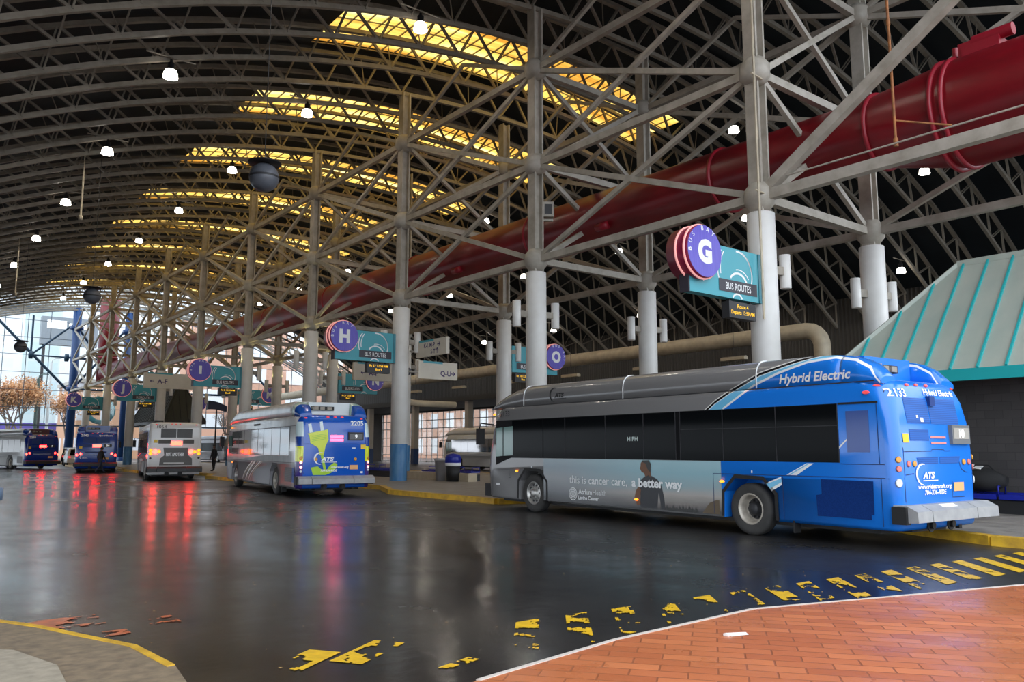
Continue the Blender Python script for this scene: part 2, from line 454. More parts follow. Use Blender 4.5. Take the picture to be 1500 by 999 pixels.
for j, (a, b) in enumerate(SK):
    t = thing('skylight', 'glowing amber roof light strip, %s from the front' % ORD[j], 'skylight', (0, a, 0), 0, 'amber roof lights across the vault')
    if sk_parts is None:
        p = MB(); f = MB(); L = b - a
        for i in range(len(xin) - 1):
            u, w = xin[i], xin[i + 1]
            p.add([(u, 0, vz(u, D_DECK + .1)), (w, 0, vz(w, D_DECK + .1)), (w, L, vz(w, D_DECK + .1)), (u, L, vz(u, D_DECK + .1))], [(3, 2, 1, 0)])
            for v in (0, L / 3, 2 * L / 3, L): f.bar((u, v, vz(u, D_DECK)), (w, v, vz(w, D_DECK)), .05, .05)
        for i in range(1, 30):
            u = SX0 + (SX1 - SX0) * i / 30
            f.bar((u, 0, vz(u, D_DECK - .02)), (u, L, vz(u, D_DECK - .02)), .05, .06)
        sk_parts = (p.mesh('panel', sky_m), f.mesh('glazing_bars', steel))
    put('panel', sk_parts[0], t); put('glazing_bars', sk_parts[1], t)

# ------------------------------------------------------------------ roof trusses
def truss_parts():
    st = 2.05; a0 = math.asin((XL - VX) / VR); a1 = math.asin((XR - VX) / VR); k = int(VR * (a1 - a0) / st)
    an = [a0 + (a1 - a0) * i / k for i in range(k + 1)]
    P = lambda a, d: Vector((VX + (VR + d) * math.sin(a), 0, VZ + (VR + d) * math.cos(a)))
    bot, top, web = MB(), MB(), MB()
    for i in range(k):
        bot.bar(P(an[i], 0), P(an[i + 1], 0), .17, .19); top.bar(P(an[i], 1.5), P(an[i + 1], 1.5), .20, .17)
        m = (an[i] + an[i + 1]) / 2
        web.bar(P(m, 1.5), P(an[i + 1], 0), .10, .11)
        for s in (-.09, .09):
            o = Vector((0, s, 0)); web.bar(P(m, 1.5) + o, P(an[i], 0) + o, .05, .055)
        if i % 3 == 0: web.tube(P(an[i], 0), P(an[i], 1.5), .025, 5)
    return bot.mesh('bottom_chord', steel), top.mesh('top_chord', steel), web.mesh('lattice_web', steel)
TP = truss_parts()
def colname(n): return 'G sign column' if n == 0 else ('%s front row column' % ORD[n] if 0 < n < 11 else 'column beyond the right picture edge')
for k in range(-4, 41):
    n, q = divmod(k, 4)
    wh = ('over the ' + colname(n)) if q == 0 else '%s beyond the %s' % (ORD[q - 1], colname(n))
    if k < 0: wh = ['nearest of all', 'second nearest of all', 'third nearest of all', 'fourth nearest of all', 'fifth nearest of all'][k + 4]
    t = thing('roof_truss', 'arched lattice roof truss, ' + wh, 'truss', (0, YC(0) + k * PITCHY / 4, 0), 0, 'arched roof trusses')
    for nm, me in zip(('bottom_chord', 'top_chord', 'lattice_web'), TP): put(nm, me, t)
# ------------------------------------------------------------------ columns
Z_SL, NODES, Z_TOP = 8.4, (8.9, 12.75, 16.7), 19.3
def hsec(z0, z1, w=.44, t=.07):
    m = MB(); h = w / 2
    m.box((-h, -h, z0), (-h + t, h, z1)); m.box((h - t, -h, z0), (h, h, z1)); m.box((-h + t, -.035, z0), (h - t, .035, z1)); return m
def node_mb(z, r=.44):
    m = MB(); m.lathe((0, 0, z), [(.0, -.42), (.28, -.40), (r, -.2), (r, .2), (.28, .40), (0, .42)], 'z', 12)
    return m
SHAFT = hsec(Z_SL - .1, Z_TOP).mesh('steel_shaft', brace_m)
BASE = MB().lathe((0, 0, 0), [(0, .15), (.40, .15), (.40, Z_SL - .02), (.38, Z_SL), (0, Z_SL)], 'z', 28).mesh('white_sleeve', sleeve)
BLUE = MB().lathe((0, 0, 0), [(.404, .15), (.406, 1.85), (.40, 1.86)], 'z', 28).mesh('painted_base', blue_sleeve)
NODE = [node_mb(z).mesh('node_plate', brace_m) for z in NODES]
UP = MB().lathe((0, 0, 0), [(0, -.5), (.15, -.5), (.16, -.48), (.16, .5), (.13, .5), (.13, .42), (0, .42)], 'z', 16).mesh('uplight_can', sleeve)
UPB = MB().box((-.42, -.1, -.12), (-.14, .1, .12)).mesh('bracket', steel)
cableM = MB()
def uplight(root, ang, z, warm=0):
    e = put('uplight', None, root, (math.cos(ang) * .82, math.sin(ang) * .82, z), ang)
    put('uplight_can', UP, e); put('bracket', UPB, e)
    if warm:
        li = bpy.data.lights.new('uplight_glow', 'SPOT'); li.energy = warm; li.color = (1, .86, .38); li.spot_size = R_(100); li.shadow_soft_size = .08
        lo = bpy.data.objects.new('uplight_glow', li); COL.objects.link(lo); lo.parent = e; lo.location = (-.0, 0, .44); lo.rotation_euler = (R_(180), R_(-14), 0)
def column(n, x, lab, ups=(), warm=0):
    t = thing('roof_column', lab, 'column', (x, YC(n), 0), 0, 'roof columns down the platform')
    put('white_sleeve', BASE, t); put('painted_base', BLUE, t); put('steel_shaft', SHAFT, t)
    for m in NODE: put('node_plate', m, t)
    for a, z in ups: uplight(t, a, z, warm)
    return t
UA = ((R_(-15), 6.75), (R_(165), 6.75))
bay = {0: 'holding the G bay sign', 2: 'holding the H bay sign', 4: 'holding the I bay sign', 6: 'holding the J bay sign', 8: 'holding the K bay sign'}
for n in range(0, 10):
    lab = 'white sleeved steel column ' + (bay[n] if n in bay else 'standing between the %s and %s sign columns' % ('GHIJK'[n // 2], 'GHIJKL'[n // 2 + 1] if n < 9 else 'blue end'))
    column(n, AX, lab, UA[:1] if n == 0 else UA, 90 if n >= 3 else 0)
bayb = {2: 'holding the O bay sign', 4: 'holding the N bay sign', 6: 'holding the M bay sign', 8: 'holding the L bay sign'}
for n in range(0, 10):
    lab = 'white sleeved column of the back row, ' + (bayb[n] if n in bayb else 'behind and right of the G column' if n == 0 else '%s back from the teal roofed kiosk' % ORD[n])
    column(n, BX, lab, UA, 90 if n >= 4 else 0)
for x, lb in ((AX + .3, 'tall blue round column by the glass end wall, left of two'), (BX + .2, 'tall blue round column by the glass end wall, right of two')):
    t = thing('blue_column', lb, 'column', (x, Y_END - 1.6, 0), 0, 'blue columns by the end wall')
    MB().lathe((0, 0, 0), [(0, 0), (.5, 0), (.5, 19.6), (0, 19.6)], 'z', 20).build('shaft', blue_steel, t)
    MB().lathe((0, 0, 0), [(.56, .0), (.56, .5), (.5, .55)], 'z', 20).build('base_collar', blue_steel, t)
    for z in (9.2, 17.0): node_mb(z, .8).build('node_plate', blue_steel, t)

# ------------------------------------------------------------------ bracing
def brace_panel(lab, p, q, group, hor=True, top=True):
    """X braces and chords between two column feet p and q (x, y)"""
    t = thing('brace_panel', lab, 'bracing', (*p, 0), 0, group)
    d = Vector((q[0] - p[0], q[1] - p[1], 0)); o = d.normalized() * .35
    A = lambda z: o + Vector((0, 0, z)); B = lambda z: d - o + Vector((0, 0, z))
    for i, z in enumerate(NODES): MB().bar(A(z), B(z), .21, .25).build('chord_beam', brace_m, t)
    lv = list(NODES)
    for a, b in zip(lv, lv[1:]):
        MB().bar(A(a + .15), B(b - .15), .17, .19).build('diagonal_brace', brace_m, t)
        MB().bar(A(b - .15), B(a + .15), .15, .17).build('diagonal_brace', brace_m, t)
    if top: MB().bar(A(NODES[-1] + .2), d * .5 + Vector((0, 0, 18.9)), .13, .15).build('raking_strut', brace_m, t); MB().bar(B(NODES[-1] + .2), d * .5 + Vector((0, 0, 18.9)), .13, .15).build('raking_strut', brace_m, t)
for n in range(-1, 10):
    if n == -1: la, lb = 'nearest cross braced steel panel right of the G column', 'nearest cross braced panel right of the back row'
    else:
        la = 'cross braced steel panel between the %s and the next one back' % colname(n)
        lb = 'cross braced steel panel of the back row, level with the %s' % colname(n)
    if n >= 0: brace_panel(la, (AX, YC(n)), (AX, YC(n + 1)), 'front row brace panels')
    brace_panel(lb, (BX, YC(n)), (BX, YC(n + 1)), 'back row brace panels')
t = thing('brace_panel', 'long steep brace and lowest beam right of the G column', 'bracing', (AX, YC(0), 0), 0, 'front row brace panels')
MB().bar((0, -.35, NODES[0]), (0, -PITCHY - 2, NODES[0]), .26, .30).build('chord_beam', brace_m, t)
MB().bar((0, -.3, NODES[0] + .2), (0, -9.8, 15.2), .26, .28).build('diagonal_brace', brace_m, t)
for n in range(0, 10):
    brace_panel('cross braced panel tying the %s to the back row' % colname(n), (AX, YC(n)), (BX, YC(n)), 'brace panels across the platform', top=False)

# ------------------------------------------------------------------ red duct
DX, DZ = 23.2, 11.05
t = thing('red_duct', 'huge dark red round duct running along above the platform', 'duct', (DX, 0, DZ))
d = MB(); d.loft([[(r * math.cos(2 * math.pi * j / 40), y, zc + r * math.sin(2 * math.pi * j / 40)) for j in range(40)] for y, r, zc in ((1.0, 1.5, -.2), (5, 1.5, -.2), (9.2, 1.5, -.2), (11.4, 1.1, 0), (30, 1.1, 0), (60, 1.1, 0), (111, 1.1, 0))], 0, True)
d.build('duct_shell', duct_m, t)
for y, r, zc in ((9.05, 1.54, -.2), (9.35, 1.54, -.2), (11.4, 1.15, 0), (17.0, 1.13, 0), (2.2, 1.54, -.2)):
    MB().lathe((0, y, zc), [(r - .1, -.05), (r + .04, -.05), (r + .04, .05), (r - .1, .05)], 'y', 40).build('flange_ring', duct_rim, t)
for k in range(1, 10):
    MB().lathe((0, 17 + 10.15 * k, 0), [(1.09, -.08), (1.14, -.05), (1.14, .05), (1.09, .08)], 'y', 40).build('flange_ring', duct_rim, t)
    if k < 3: MB().lathe((-.95, 12.2 + 10.15 * k, -.68), [(0, -.3), (.16, -.3), (.16, .3), (0, .3)], 'y', 12).build('inspection_port', duct_rim, t)
m = MB(); m.box((-.5, 7.9, 1.15), (.4, 8.85, 1.5)); m.tube((-.3, 7.6, 1.6), (-.3, 8.6, 1.6), .17, 14); m.box((-.45, 8.6, 1.2), (-.1, 8.95, 1.62)); m.build('valve_actuator', duct_rim, t)
m = MB(); m.tube((0, 9.2, 1.3), (0, 9.2, 1.75), .08, 8); m.build('lifting_lug', duct_rim, t)
t = thing('red_riser', 'red vertical duct riser at the far end of the red duct', 'duct', (DX, 111.6, 0))
m = MB(); m.lathe((0, 0, 0), [(0, 9.8), (1.15, 9.8), (1.15, 20.6), (0, 20.6)], 'z', 24); m.build('duct_shell', duct_m, t)
MB().lathe((0, 0, 0), [(1.15, 12.9), (1.22, 12.9), (1.22, 13.1), (1.15, 13.1)], 'z', 24).build('flange_ring', duct_rim, t)

# cream pipe along the far right side
PXX, PZ = 45.0, 8.85
pts = [(PXX, 115, PZ), (PXX, 27.6, PZ)] + [(PXX, 27.6 - 1.0 * math.sin(a), PZ - 1.0 + 1.0 * math.cos(a)) for a in (R_(20), R_(40), R_(60), R_(80), R_(90))] + [(PXX, 26.6, 0)]
tag(MB().path(pts, .5, 18).build('cream_pipe', cream), 'long cream pipe with an elbow beyond the platform', 'pipe')
pts = [(29.2, 49, 7.4), (29.2, 49, 5.55), (29.27, 49, 5.25), (29.5, 49, 4.98), (29.85, 49, 4.85), (30.3, 49, 4.82), (33.5, 49, 4.82)]
tag(MB().path(pts, .22, 14).tube((29.2, 49.0, 7.3), (29.2, 49.025, vz(29.2)), .012, 5).build('cream_pipe', cream), 'cream pipe bending down behind the bus with the plug picture', 'pipe')

# thin service pipes, cable
def onbeam(y): return (AX - .1, y, NODES[0] + .35)
for i, (y0, z1, lb) in enumerate(((9.55, 19.0, 'rusty hanging pipe left of the red duct flange'), (5.5, 19.0, 'rusty hanging pipe nearest the right picture edge'))):
    m = MB(); m.tube((AX + .2, y0, NODES[0] + .45), (AX + .2, y0, z1), .035, 8)
    if i == 0: m.tube((AX + .2, y0, 10.0), (AX + .9, y0 - 1.1, 9.7), .025, 6)
    m.tube((AX + .2, y0, NODES[0] + .4), (AX + .2, y0, NODES[0] + .62), .06, 8)
    m.tube((AX + .2, y0, 12.6), (AX + .2, y0, 12.75), .05, 8)
    tag(m.build('hanging_pipe', rust), lb, 'pipe', 'rusty hanging pipes')
m = MB(); m.tube((AX, 3.4, NODES[0] + .42), (AX, 13.2, NODES[0] + .42), .025, 6); m.path([(AX, 6.2, 9.1), (AX, 6.2, 10.2), (AX + .1, 5.8, 10.25), (AX + .2, 5.5, 10.05)], .045, 8)
tag(m.build('conduit', brace_m), 'thin pale conduit along the lowest beam right of the G column', 'pipe')
m = MB(); m.tube((AX - .55, YC(0) - .35, 5.2), (AX - .55, YC(0) - .35, 18.5), .035, 6)
for z in (8.9, 12.4, 15): m.tube((AX - .7, YC(0) - .35, z), (AX - .1, YC(0) - .3, z), .03, 6)
tag(m.build('conduit', cream), 'thin vertical conduit beside the G sign column', 'pipe')
t = thing('floodlight', 'small white square floodlight on the column right of the H sign column', 'floodlight', (AX + .55, YC(1) - .1, 11.0), R_(-35))
m = MB(); m.box((-.22, -.12, -.30), (.22, .22, .30)); m.build('housing', brace_m, t); MB().box((-.14, -.135, -.2), (.14, -.12, .2)).build('lens', dark, t)
MB().box((-.5, .0, -.45), (.2, .08, -.37)).build('arm', brace_m, t)

# ------------------------------------------------------------------ bay signs
def arcs(m, fr, w, h):
    def A(cx, cy, r, a0, a1, wd, n=18): m.stroke([(cx + r * math.cos(R_(a0 + (a1 - a0) * i / n)), cy + r * math.sin(R_(a0 + (a1 - a0) * i / n))) for i in range(n + 1)], wd, fr)
    A(w - .95, .50 * h, .64, -30, 95, .05); A(w - .98, .50 * h, .68, 5, 70, .025); A(w - .95, .20 * h, .44, 12, 140, .065); A(w - .90, .22 * h, .52, 35, 105, .03)
    A(.66 * w, .55 * h, .80, 140, 200, .04); A(.70 * w, .55 * h, .80, 142, 190, .035); A(.62 * w, .80 * h, 1.5, 190, 212, .035)
    A(w - 1.0, -.10, .24, 30, 150, .05)
def bay_sign(letter, n, side, led, lab, disc=True):
    """side -1: front row, pointing to -X; +1: back row, pointing to +X"""
    cx = AX if side < 0 else BX; t = thing('bay_sign', lab, 'sign', (cx, YC(n) - .05, 0), 0, 'bus bay signs')
    z0, z1, w = 5.68, 7.08, 3.05
    x0 = -3.56 if side < 0 else .42; x1 = x0 + w + .12; x0p, x1p = (x0, x1) if side < 0 else (x0, x1)
    MB().box((x0p, -.14, z0), (x1p, .14, z1)).build('panel', teal_m, t)
    if side < 0: MB().box((x1p - .13, -.16, z0), (x1p - .02, .16, z1)).build('end_cap', teal_d, t)
    MB().box((x0p - .01 if side < 0 else x1p, -.15, z0 - .02), ((x0p + .04) if side < 0 else x1p + .04, .15, z1)).build('end_plate', charcoal, t)
    fr = frame((x0p, -.146, z0), (1, 0, 0), (0, 0, 1)); m = MB()
    arcs(m, fr, w, z1 - z0); m.build('swirl_pattern', white_l, t)
    fr2 = frame((x0p, -.150, z0), (1, 0, 0), (0, 0, 1)); u0 = 1.25 if side < 0 else .28
    MB().rect(u0, .16, u0 + 1.7, .50, fr2).build('name_strip', charcoal, t)
    fr3 = frame((x0p, -.154, z0), (1, 0, 0), (0, 0, 1))
    MB().text('BUS ROUTES', u0 + .85, .235, .19, fr3, align='CENTER', bold=.008, fit=1.12).build('lettering', white_l, t)
    if disc:
        dc = (x0p + .36, z0 + 1.04) if side < 0 else (x1p - .30, z0 + .98); r = .70
        m = MB(); m.lathe((dc[0], 0, dc[1]), [(0, -.40), (r - .02, -.40), (r, -.38), (r, .3), (0, .3)], 'y', 48); m.build('disc_rim', maroon, t)
        for yy in (-.30, -.02): MB().lathe((dc[0], yy, dc[1]), [(r - .01, -.03), (r + .035, -.02), (r + .035, .02), (r - .01, .03)], 'y', 48).build('neon_tube', pink_tube, t)
        frd = frame((dc[0], -.412, dc[1]), (1, 0, 0), (0, 0, 1))
        MB().disc(0, 0, r - .015, frd, n=48).build('disc_face', purple_m, t)
        frl = frame((dc[0], -.418, dc[1]), (1, 0, 0), (0, 0, 1)); m = MB()
        if letter == 'I': m.rect(-.09, -.27, .09, .27, frl)
        else: m.text(letter, 0, -.28, .56, frl, align='CENTER', bold=.06, sx=.95)
        s = 'BUS BAY'
        for i, ch in enumerate(s):
            a = R_(182 - i * (126 / 6)) if side < 0 else R_(112 - i * (126 / 6))
            if ch != ' ': m.text(ch, .545 * math.cos(a), .545 * math.sin(a), .125, frl, align='CENTER', bold=.01, rot=a - R_(90))
        m.build('lettering', white_l, t)
    # departure display below
    u = 1.95 if side < 0 else .45
    d = put('departure_display', None, t, (x0p + u, 0, 0))
    MB().box((-.25, -.12, z0 - .52), (.95, .12, z0 - .07)).build('display_case', dark, d)
    m = MB(); m.box((-.15, -.05, z0 - .07), (-.08, .05, z0)); m.box((.78, -.05, z0 - .07), (.85, .05, z0)); m.build('hanger', dark, d)
    frd = frame((.35, -.126, z0 - .44), (1, 0, 0), (0, 0, 1)); m = MB()
    m.text(led[0], 0, .20, .105, frd, align='CENTER', bold=.008, fit=.07 * len(led[0])); m.text(led[1], 0, .03, .105, frd, align='CENTER', bold=.008, fit=.065 * len(led[1]))
    m.build('led_text', led_txt, d)
bay_sign('G', 0, -1, ('Route 4', 'Departs 12:59 AM'), 'teal sign with violet disc reading G, above the big blue bus')
bay_sign('H', 2, -1, ('Rt 27 12:58 AM', 'Bus 9'), 'teal sign with violet disc reading H')
bay_sign('I', 4, -1, ('Rt 8 12:55 AM', 'Bus 8'), 'teal sign with violet disc reading I')
bay_sign('J', 6, -1, ('Rt 5 12:50 AM', 'Bus 5'), 'teal sign with violet disc reading J')
bay_sign('K', 8, -1, ('Rt 34 12:50 AM', 'Bus 3'), 'teal sign with violet disc reading K')
bay_sign('O', 2, 1, ('Rt 10 12:59 AM', 'Bus 1'), 'teal sign with violet disc reading O, right of a back row column')
bay_sign('N', 4, 1, ('Rt 27 12:58 AM', 'Bus 6'), 'teal sign with violet disc reading N')
bay_sign('M', 6, 1, ('Rt 11 12:55 AM', 'Bus 2'), 'teal sign with violet disc reading M')
bay_sign('L', 8, 1, ('Rt 3 12:50 AM', 'Bus 7'), 'small far teal bay sign beside the I sign column, its disc hidden')

def dir_sign(lab, loc, rotz, w, h, lines, arms):
    t = thing('direction_sign', lab, 'sign', loc, rotz, 'off white direction signs')
    MB().box((0, -.09, 0), (w, .09, h)).build('panel', sign_w, t)
    fr = frame((0, -.095, 0), (1, 0, 0), (0, 0, 1)); m = MB()
    for tx, u, v, sz, arrow in lines:
        m.text(tx, u, v, sz, fr, bold=.025)
        if arrow:
            x, y, dx, dy = arrow; L = .26
            m.stroke([(x, y), (x + dx * L, y + dy * L)], .045, fr); 
            for sg in (-1, 1): m.stroke([(x + dx * L, y + dy * L), (x + dx * (L - .12) - dy * sg * .1, y + dy * (L - .12) + dx * sg * .1)], .04, fr)
    m.build('lettering', M('violet_lettering', (.05, .02, .12), .5), t)
    m = MB(); m.stroke([(.25, h - .03), (.25 + w * .5, h - .05)], .1, fr); m.build('teal_brush_mark', teal_m, t)
    m = MB()
    for a, b in arms: m.bar(a, b, .08, .08)
    m.build('arm', steel, t)
dir_sign('off white sign reading Q-U with an arrow, right of the H sign column', (20.7, 33.5, 5.02), 0, 2.25, .85, [('Q-U', 1.25, .18, .24, (1.85, .3, 1, 0))], [((-.5, 0, .3), (0, 0, .3))])
dir_sign('off white two line sign angled away above the Q-U sign', (20.75, 33.6, 6.0), R_(-90), 2.6, .78, [('K-L M-P', .7, .42, .2, (1.85, .5, 1, 0)), ('S-T', 1.3, .1, .2, (1.85, .08, 0, 1))], [((0, -.45, .3), (0, -.0, .3))])
dir_sign('off white sign reading A-F with an arrow, behind the H bay sign', (22.6, YC(3) - .05, 5.75), 0, 3.1, 1.05, [('A-F', 1.0, .3, .3, (.75, .45, -1, 0))], [((3.1, 0, .5), (3.4, 0, .5))])
dir_sign('off white sign reading A-F with an arrow, left of the I bay sign', (15.9, YC(5) - .05, 6.15), 0, 3.55, 1.15, [('A-F', .95, .36, .34, (.7, .52, -1, 0))], [((3.5, 0, .5), (3.8, 0, .5))])

# ------------------------------------------------------------------ hanging lamps
bulb_m = M('lit_lamp_diffuser', (1, 1, 1), .5, emit=LAMP_STRENGTH, emit_col=(1, .90, .76))
HOUS = MB().lathe((0, 0, 0), [(0, .62), (.05, .62), (.06, .50), (.13, .48), (.13, .24), (.2, .22), (.0, .2)], 'z', 16).mesh('ballast_housing', dark)
SHADE = MB().lathe((0, 0, 0), [(.13, .22), (.2, .19), (.25, .08), (.275, -.1), (.26, -.1), (.235, .07), (.18, .16), (.0, .17)], 'z', 20).mesh('shade', M('glowing_prismatic_shade', (1, 1, 1), .4, emit=9, emit_col=(1, .93, .82)))
BULB = MB().lathe((0, 0, 0), [(0, -.12), (.19, -.105), (.225, -.05), (.2, .07), (.12, .14), (0, .15)], 'z', 16).mesh('glowing_diffuser', bulb_m)
ROWS = [(15.7, 25.6, 10.42, 'left of the platform columns, upper row', range(-1, 8)), (8.0, 31.06, 10.3, 'over the left driveway', range(-2, 7)),
        (34.35, 24.7, 10.9, 'over the right driveway, upper row', range(0, 7)), (42.5, 18.8, 11.1, 'far right middle row', range(0, 7)), (50.1, 24.0, 11.0, 'low along the far right side', range(0, 6))]
for x, y0, dy, where, ks in ROWS:
    for i, k in enumerate(ks):
        y = y0 + dy * k; ch = vz(x)
        t = thing('hanging_lamp', 'bright hanging bell lamp %s, %s from the front' % (where, ORD[i]), 'lamp', (x, y, ch - .75), 0, 'hanging lamps under the roof')
        put('ballast_housing', HOUS, t); put('shade', SHADE, t); put('glowing_diffuser', BULB, t)
        m = MB(); m.tube((0, 0, .6), (0, 0, .78), .02, 6); m.tube((-.9, 0, .72), (.9, 0, .72), .03, 6); m.build('hanger', steel, t)
# black globe speakers on wires
globe_m = noisy('dark_globe', (.10, .11, .13), (.16, .17, .20), 2, .35)
for i, (x, y, z) in enumerate(((8.02, 21.11, 9.02), (8.26, 43.95, 9.14), (7.87, 64.25, 8.58))):
    t = thing('hanging_globe', 'dark hanging globe speaker with a flat black top, %s in the row' % ('nearest', 'middle', 'furthest')[i], 'speaker', (x, y, z), 0, 'hanging globe speakers')
    MB().lathe((0, 0, 0), [(.40 * math.sin(R_(a)), -.40 * math.cos(R_(a))) for a in range(0, 181, 12)], 'z', 28).build('globe', globe_m, t)
    MB().lathe((0, 0, 0), [(.40, -.03), (.408, 0), (.40, .03)], 'z', 28).build('seam_band', dark, t)
    MB().lathe((0, 0, 0), [(0, .40), (.44, .38), (.45, .42), (.1, .47), (0, .47)], 'z', 28).build('top_plate', black, t)
    MB().tube((0, 0, .4), (0, 0, vz(x) - z), .012, 5).build('wire', dark, t)
for i, (x, y, z) in enumerate(((31.2, 36.34, 6.31), (24.85, 41.41, 6.2))):
    t = thing('hanging_globe', ('small dark globe speaker hanging right of the O sign', 'small dark globe speaker hanging under the Q-U sign')[i], 'speaker', (x, y, z), 0, 'hanging globe speakers')
    MB().lathe((0, 0, 0), [(.26 * math.sin(R_(a)), -.26 * math.cos(R_(a))) for a in range(0, 181, 15)], 'z', 20).build('globe', globe_m, t)
    MB().tube((0, 0, .2), (0, 0, vz(x) - z), .012, 5).build('wire', dark, t)
for i, (x, y, z0, z1) in enumerate(((7.5, 43.95, 13.0, 15.4), (7.3, 64.25, 12.2, 15.4))):
    m = MB(); m.tube((0, 0, 0), (0, 0, z1 - z0), .05, 8); m.tube((0, 0, z1 - z0), (0, 0, vz(x) - z0), .025, 6); m.lathe((0, 0, 0), [(0, -.12), (.1, -.1), (.1, .1), (0, .12)], 'z', 10)
    tag(put('hanging_rod', m.mesh('hanging_rod', cream), None, (x, y, z0)), ('pale rod hanging below the third lamp over the left driveway', 'pale rod hanging low at the far left under the roof')[i], 'rod', 'hanging rods over the left driveway')
t = thing('shelter_sign', 'dark navy curved awning sign standing behind the 1064 bus', 'sign', (29.3, 88, .15))
m = MB(); m.loft([[(-1.0 + 2.0 * i / 8, y, 6.6 - .55 * (i / 8) ** 2 + (0 if k else -.95 + .35 * (i / 8))) for k in (0, 1) for i in (range(9) if k == 0 else range(8, -1, -1))] for y in (-.3, .3)], 0, True, False); m.build('awning', M('navy_awning', (.012, .018, .06), .5), t)
MB().tube((0, 0, 0), (0, 0, 5.8), .08, 8).build('post', dark, t)
# strip lights hanging below the pipe
for i in range(6):
    y = 13.5 + 2.5375 * (7 + 3 * i)
    t = thing('strip_light', 'pale strip light under the long cream pipe, %s from the front' % ORD[i], 'lamp', (42.6, y, 7.3), 0, 'strip lights under the cream pipe')
    m = MB(); m.box((-.2, -.9, -.12), (.2, .9, .06)); m.build('diffuser', cream, t); MB().box((-.1, -.9, .06), (.1, .9, .12)).build('housing', steel, t)
    m = MB(); m.tube((0, 0, .1), (0, 0, vz(42.6) - 7.3), .012, 5); m.build('hanger', dark, t)

# ------------------------------------------------------------------ kiosk with teal hip roof
roof_g = noisy('weathered_green_metal', (.36, .41, .36), (.43, .46, .40), 1.2, .42, sc=(1, 1, .3))
teal_bright = M('turquoise_metal_trim', (.02, .40, .42), .35)
cmu = None
def block_wall():
    m = M('dark_block_wall', (.06, .055, .055), .8); n = N(m); o = n.obj()
    mp = n.new('ShaderNodeMapping'); mp.inputs['Rotation'].default_value = (R_(90), 0, R_(90)); n.link(o, mp.inputs['Vector'])
    b = n.new('ShaderNodeTexBrick'); x = n.xyz(o)
    cb = n.new('ShaderNodeCombineXYZ'); n.link(n.math('ADD', x[0], x[1]), cb.inputs[0]); n.link(x[2], cb.inputs[1]); n.link(cb.outputs[0], b.inputs['Vector'])
    b.inputs['Scale'].default_value = 1; b.inputs['Brick Width'].default_value = .4; b.inputs['Row Height'].default_value = .2; b.inputs['Mortar Size'].default_value = .006
    b.inputs['Color1'].default_value = (.060, .055, .054, 1); b.inputs['Color2'].default_value = (.045, .042, .042, 1); b.inputs['Mortar'].default_value = (.035, .033, .033, 1)
    n.link(b.outputs['Color'], n.b.inputs['Base Color']); n.bump(b.outputs['Fac'], -.4); return m
cmu = block_wall()
def kiosk(lab, x0, x1, y0, y1, ze, zr, mats, inset=.9):
    rm, tm, wm = mats; xc = (x0 + x1) / 2; hip = (x1 - x0) / 2
    t = thing('kiosk', lab, 'kiosk', (xc, (y0 + y1) / 2, .15)); c = Vector((xc, (y0 + y1) / 2, .15))
    L = lambda x, y, z: Vector((x, y, z)) - c
    m = MB(); m.box(L(x0 + inset, y0 + inset, .15), L(x1 - inset, y1 - inset, ze + .1)); m.build('wall', wm, t)
    ra, rb = (xc, y0 + hip * .95, zr), (xc, y1 - hip * .95, zr)
    q = [L(x0, y0, ze), L(x1, y0, ze), L(x1, y1, ze), L(x0, y1, ze), L(*ra), L(*rb)]
    m = MB(); m.add(q, [(3, 0, 4, 5), (0, 1, 4), (1, 2, 5, 4), (2, 3, 5), (3, 2, 1, 0)]); m.build('hip_roof', rm, t)
    m = MB()
    for p, r in ((0, 1), (1, 2), (2, 3), (3, 0)): m.bar(q[p] - Vector((0, 0, .12)), q[r] - Vector((0, 0, .12)), .12, .28)
    m.build('fascia', tm, t)
    m = MB()
    def seam(a, b): m.bar(a + Vector((0, 0, .03)), b + Vector((0, 0, .03)), .05, .07)
    k = 0; yy = y1 - .35
    while yy > y0 + .2:
        for xs_ in (x0, x1):
            f = 1.0
            if yy > rb[1]: f = (y1 - yy) / (y1 - rb[1])
            if yy < ra[1]: f = (yy - y0) / (ra[1] - y0)
            seam(L(xs_, yy, ze), L(xs_ + (xc - xs_) * f, yy, ze + (zr - ze) * f))
        yy -= .62
    xx = x0 + .35
    while xx < x1:
        f = (xx - x0) / (xc - x0) if xx < xc else (x1 - xx) / (x1 - xc)
        for ye, yr in ((y0, ra[1]), (y1, rb[1])): seam(L(xx, ye, ze), L(xx, ye + (yr - ye) * f, ze + (zr - ze) * f))
        xx += .62
    m.build('standing_seam', tm, t)
    m = MB(); m.bar(q[4], q[5], .16, .16)
    for a, b in ((0, 4), (1, 4), (2, 5), (3, 5)): m.bar(q[a], q[b], .12, .12)
    m.build('ridge_cap', rm, t)
kiosk('kiosk of dark block with a weathered green hip roof behind the blue bus', 20.4, 26.0, .8, 12.2, 3.50, 6.66, (roof_g, teal_bright, cmu))
kiosk('far kiosk with a dark sloped roof between the J and I columns', 21.2, 25.0, 78, 90, 4.2, 8.1, (M('dark_kiosk_roof', (.05, .055, .045), .6), dark, M('tan_kiosk_wall', (.3, .25, .18), .7)))

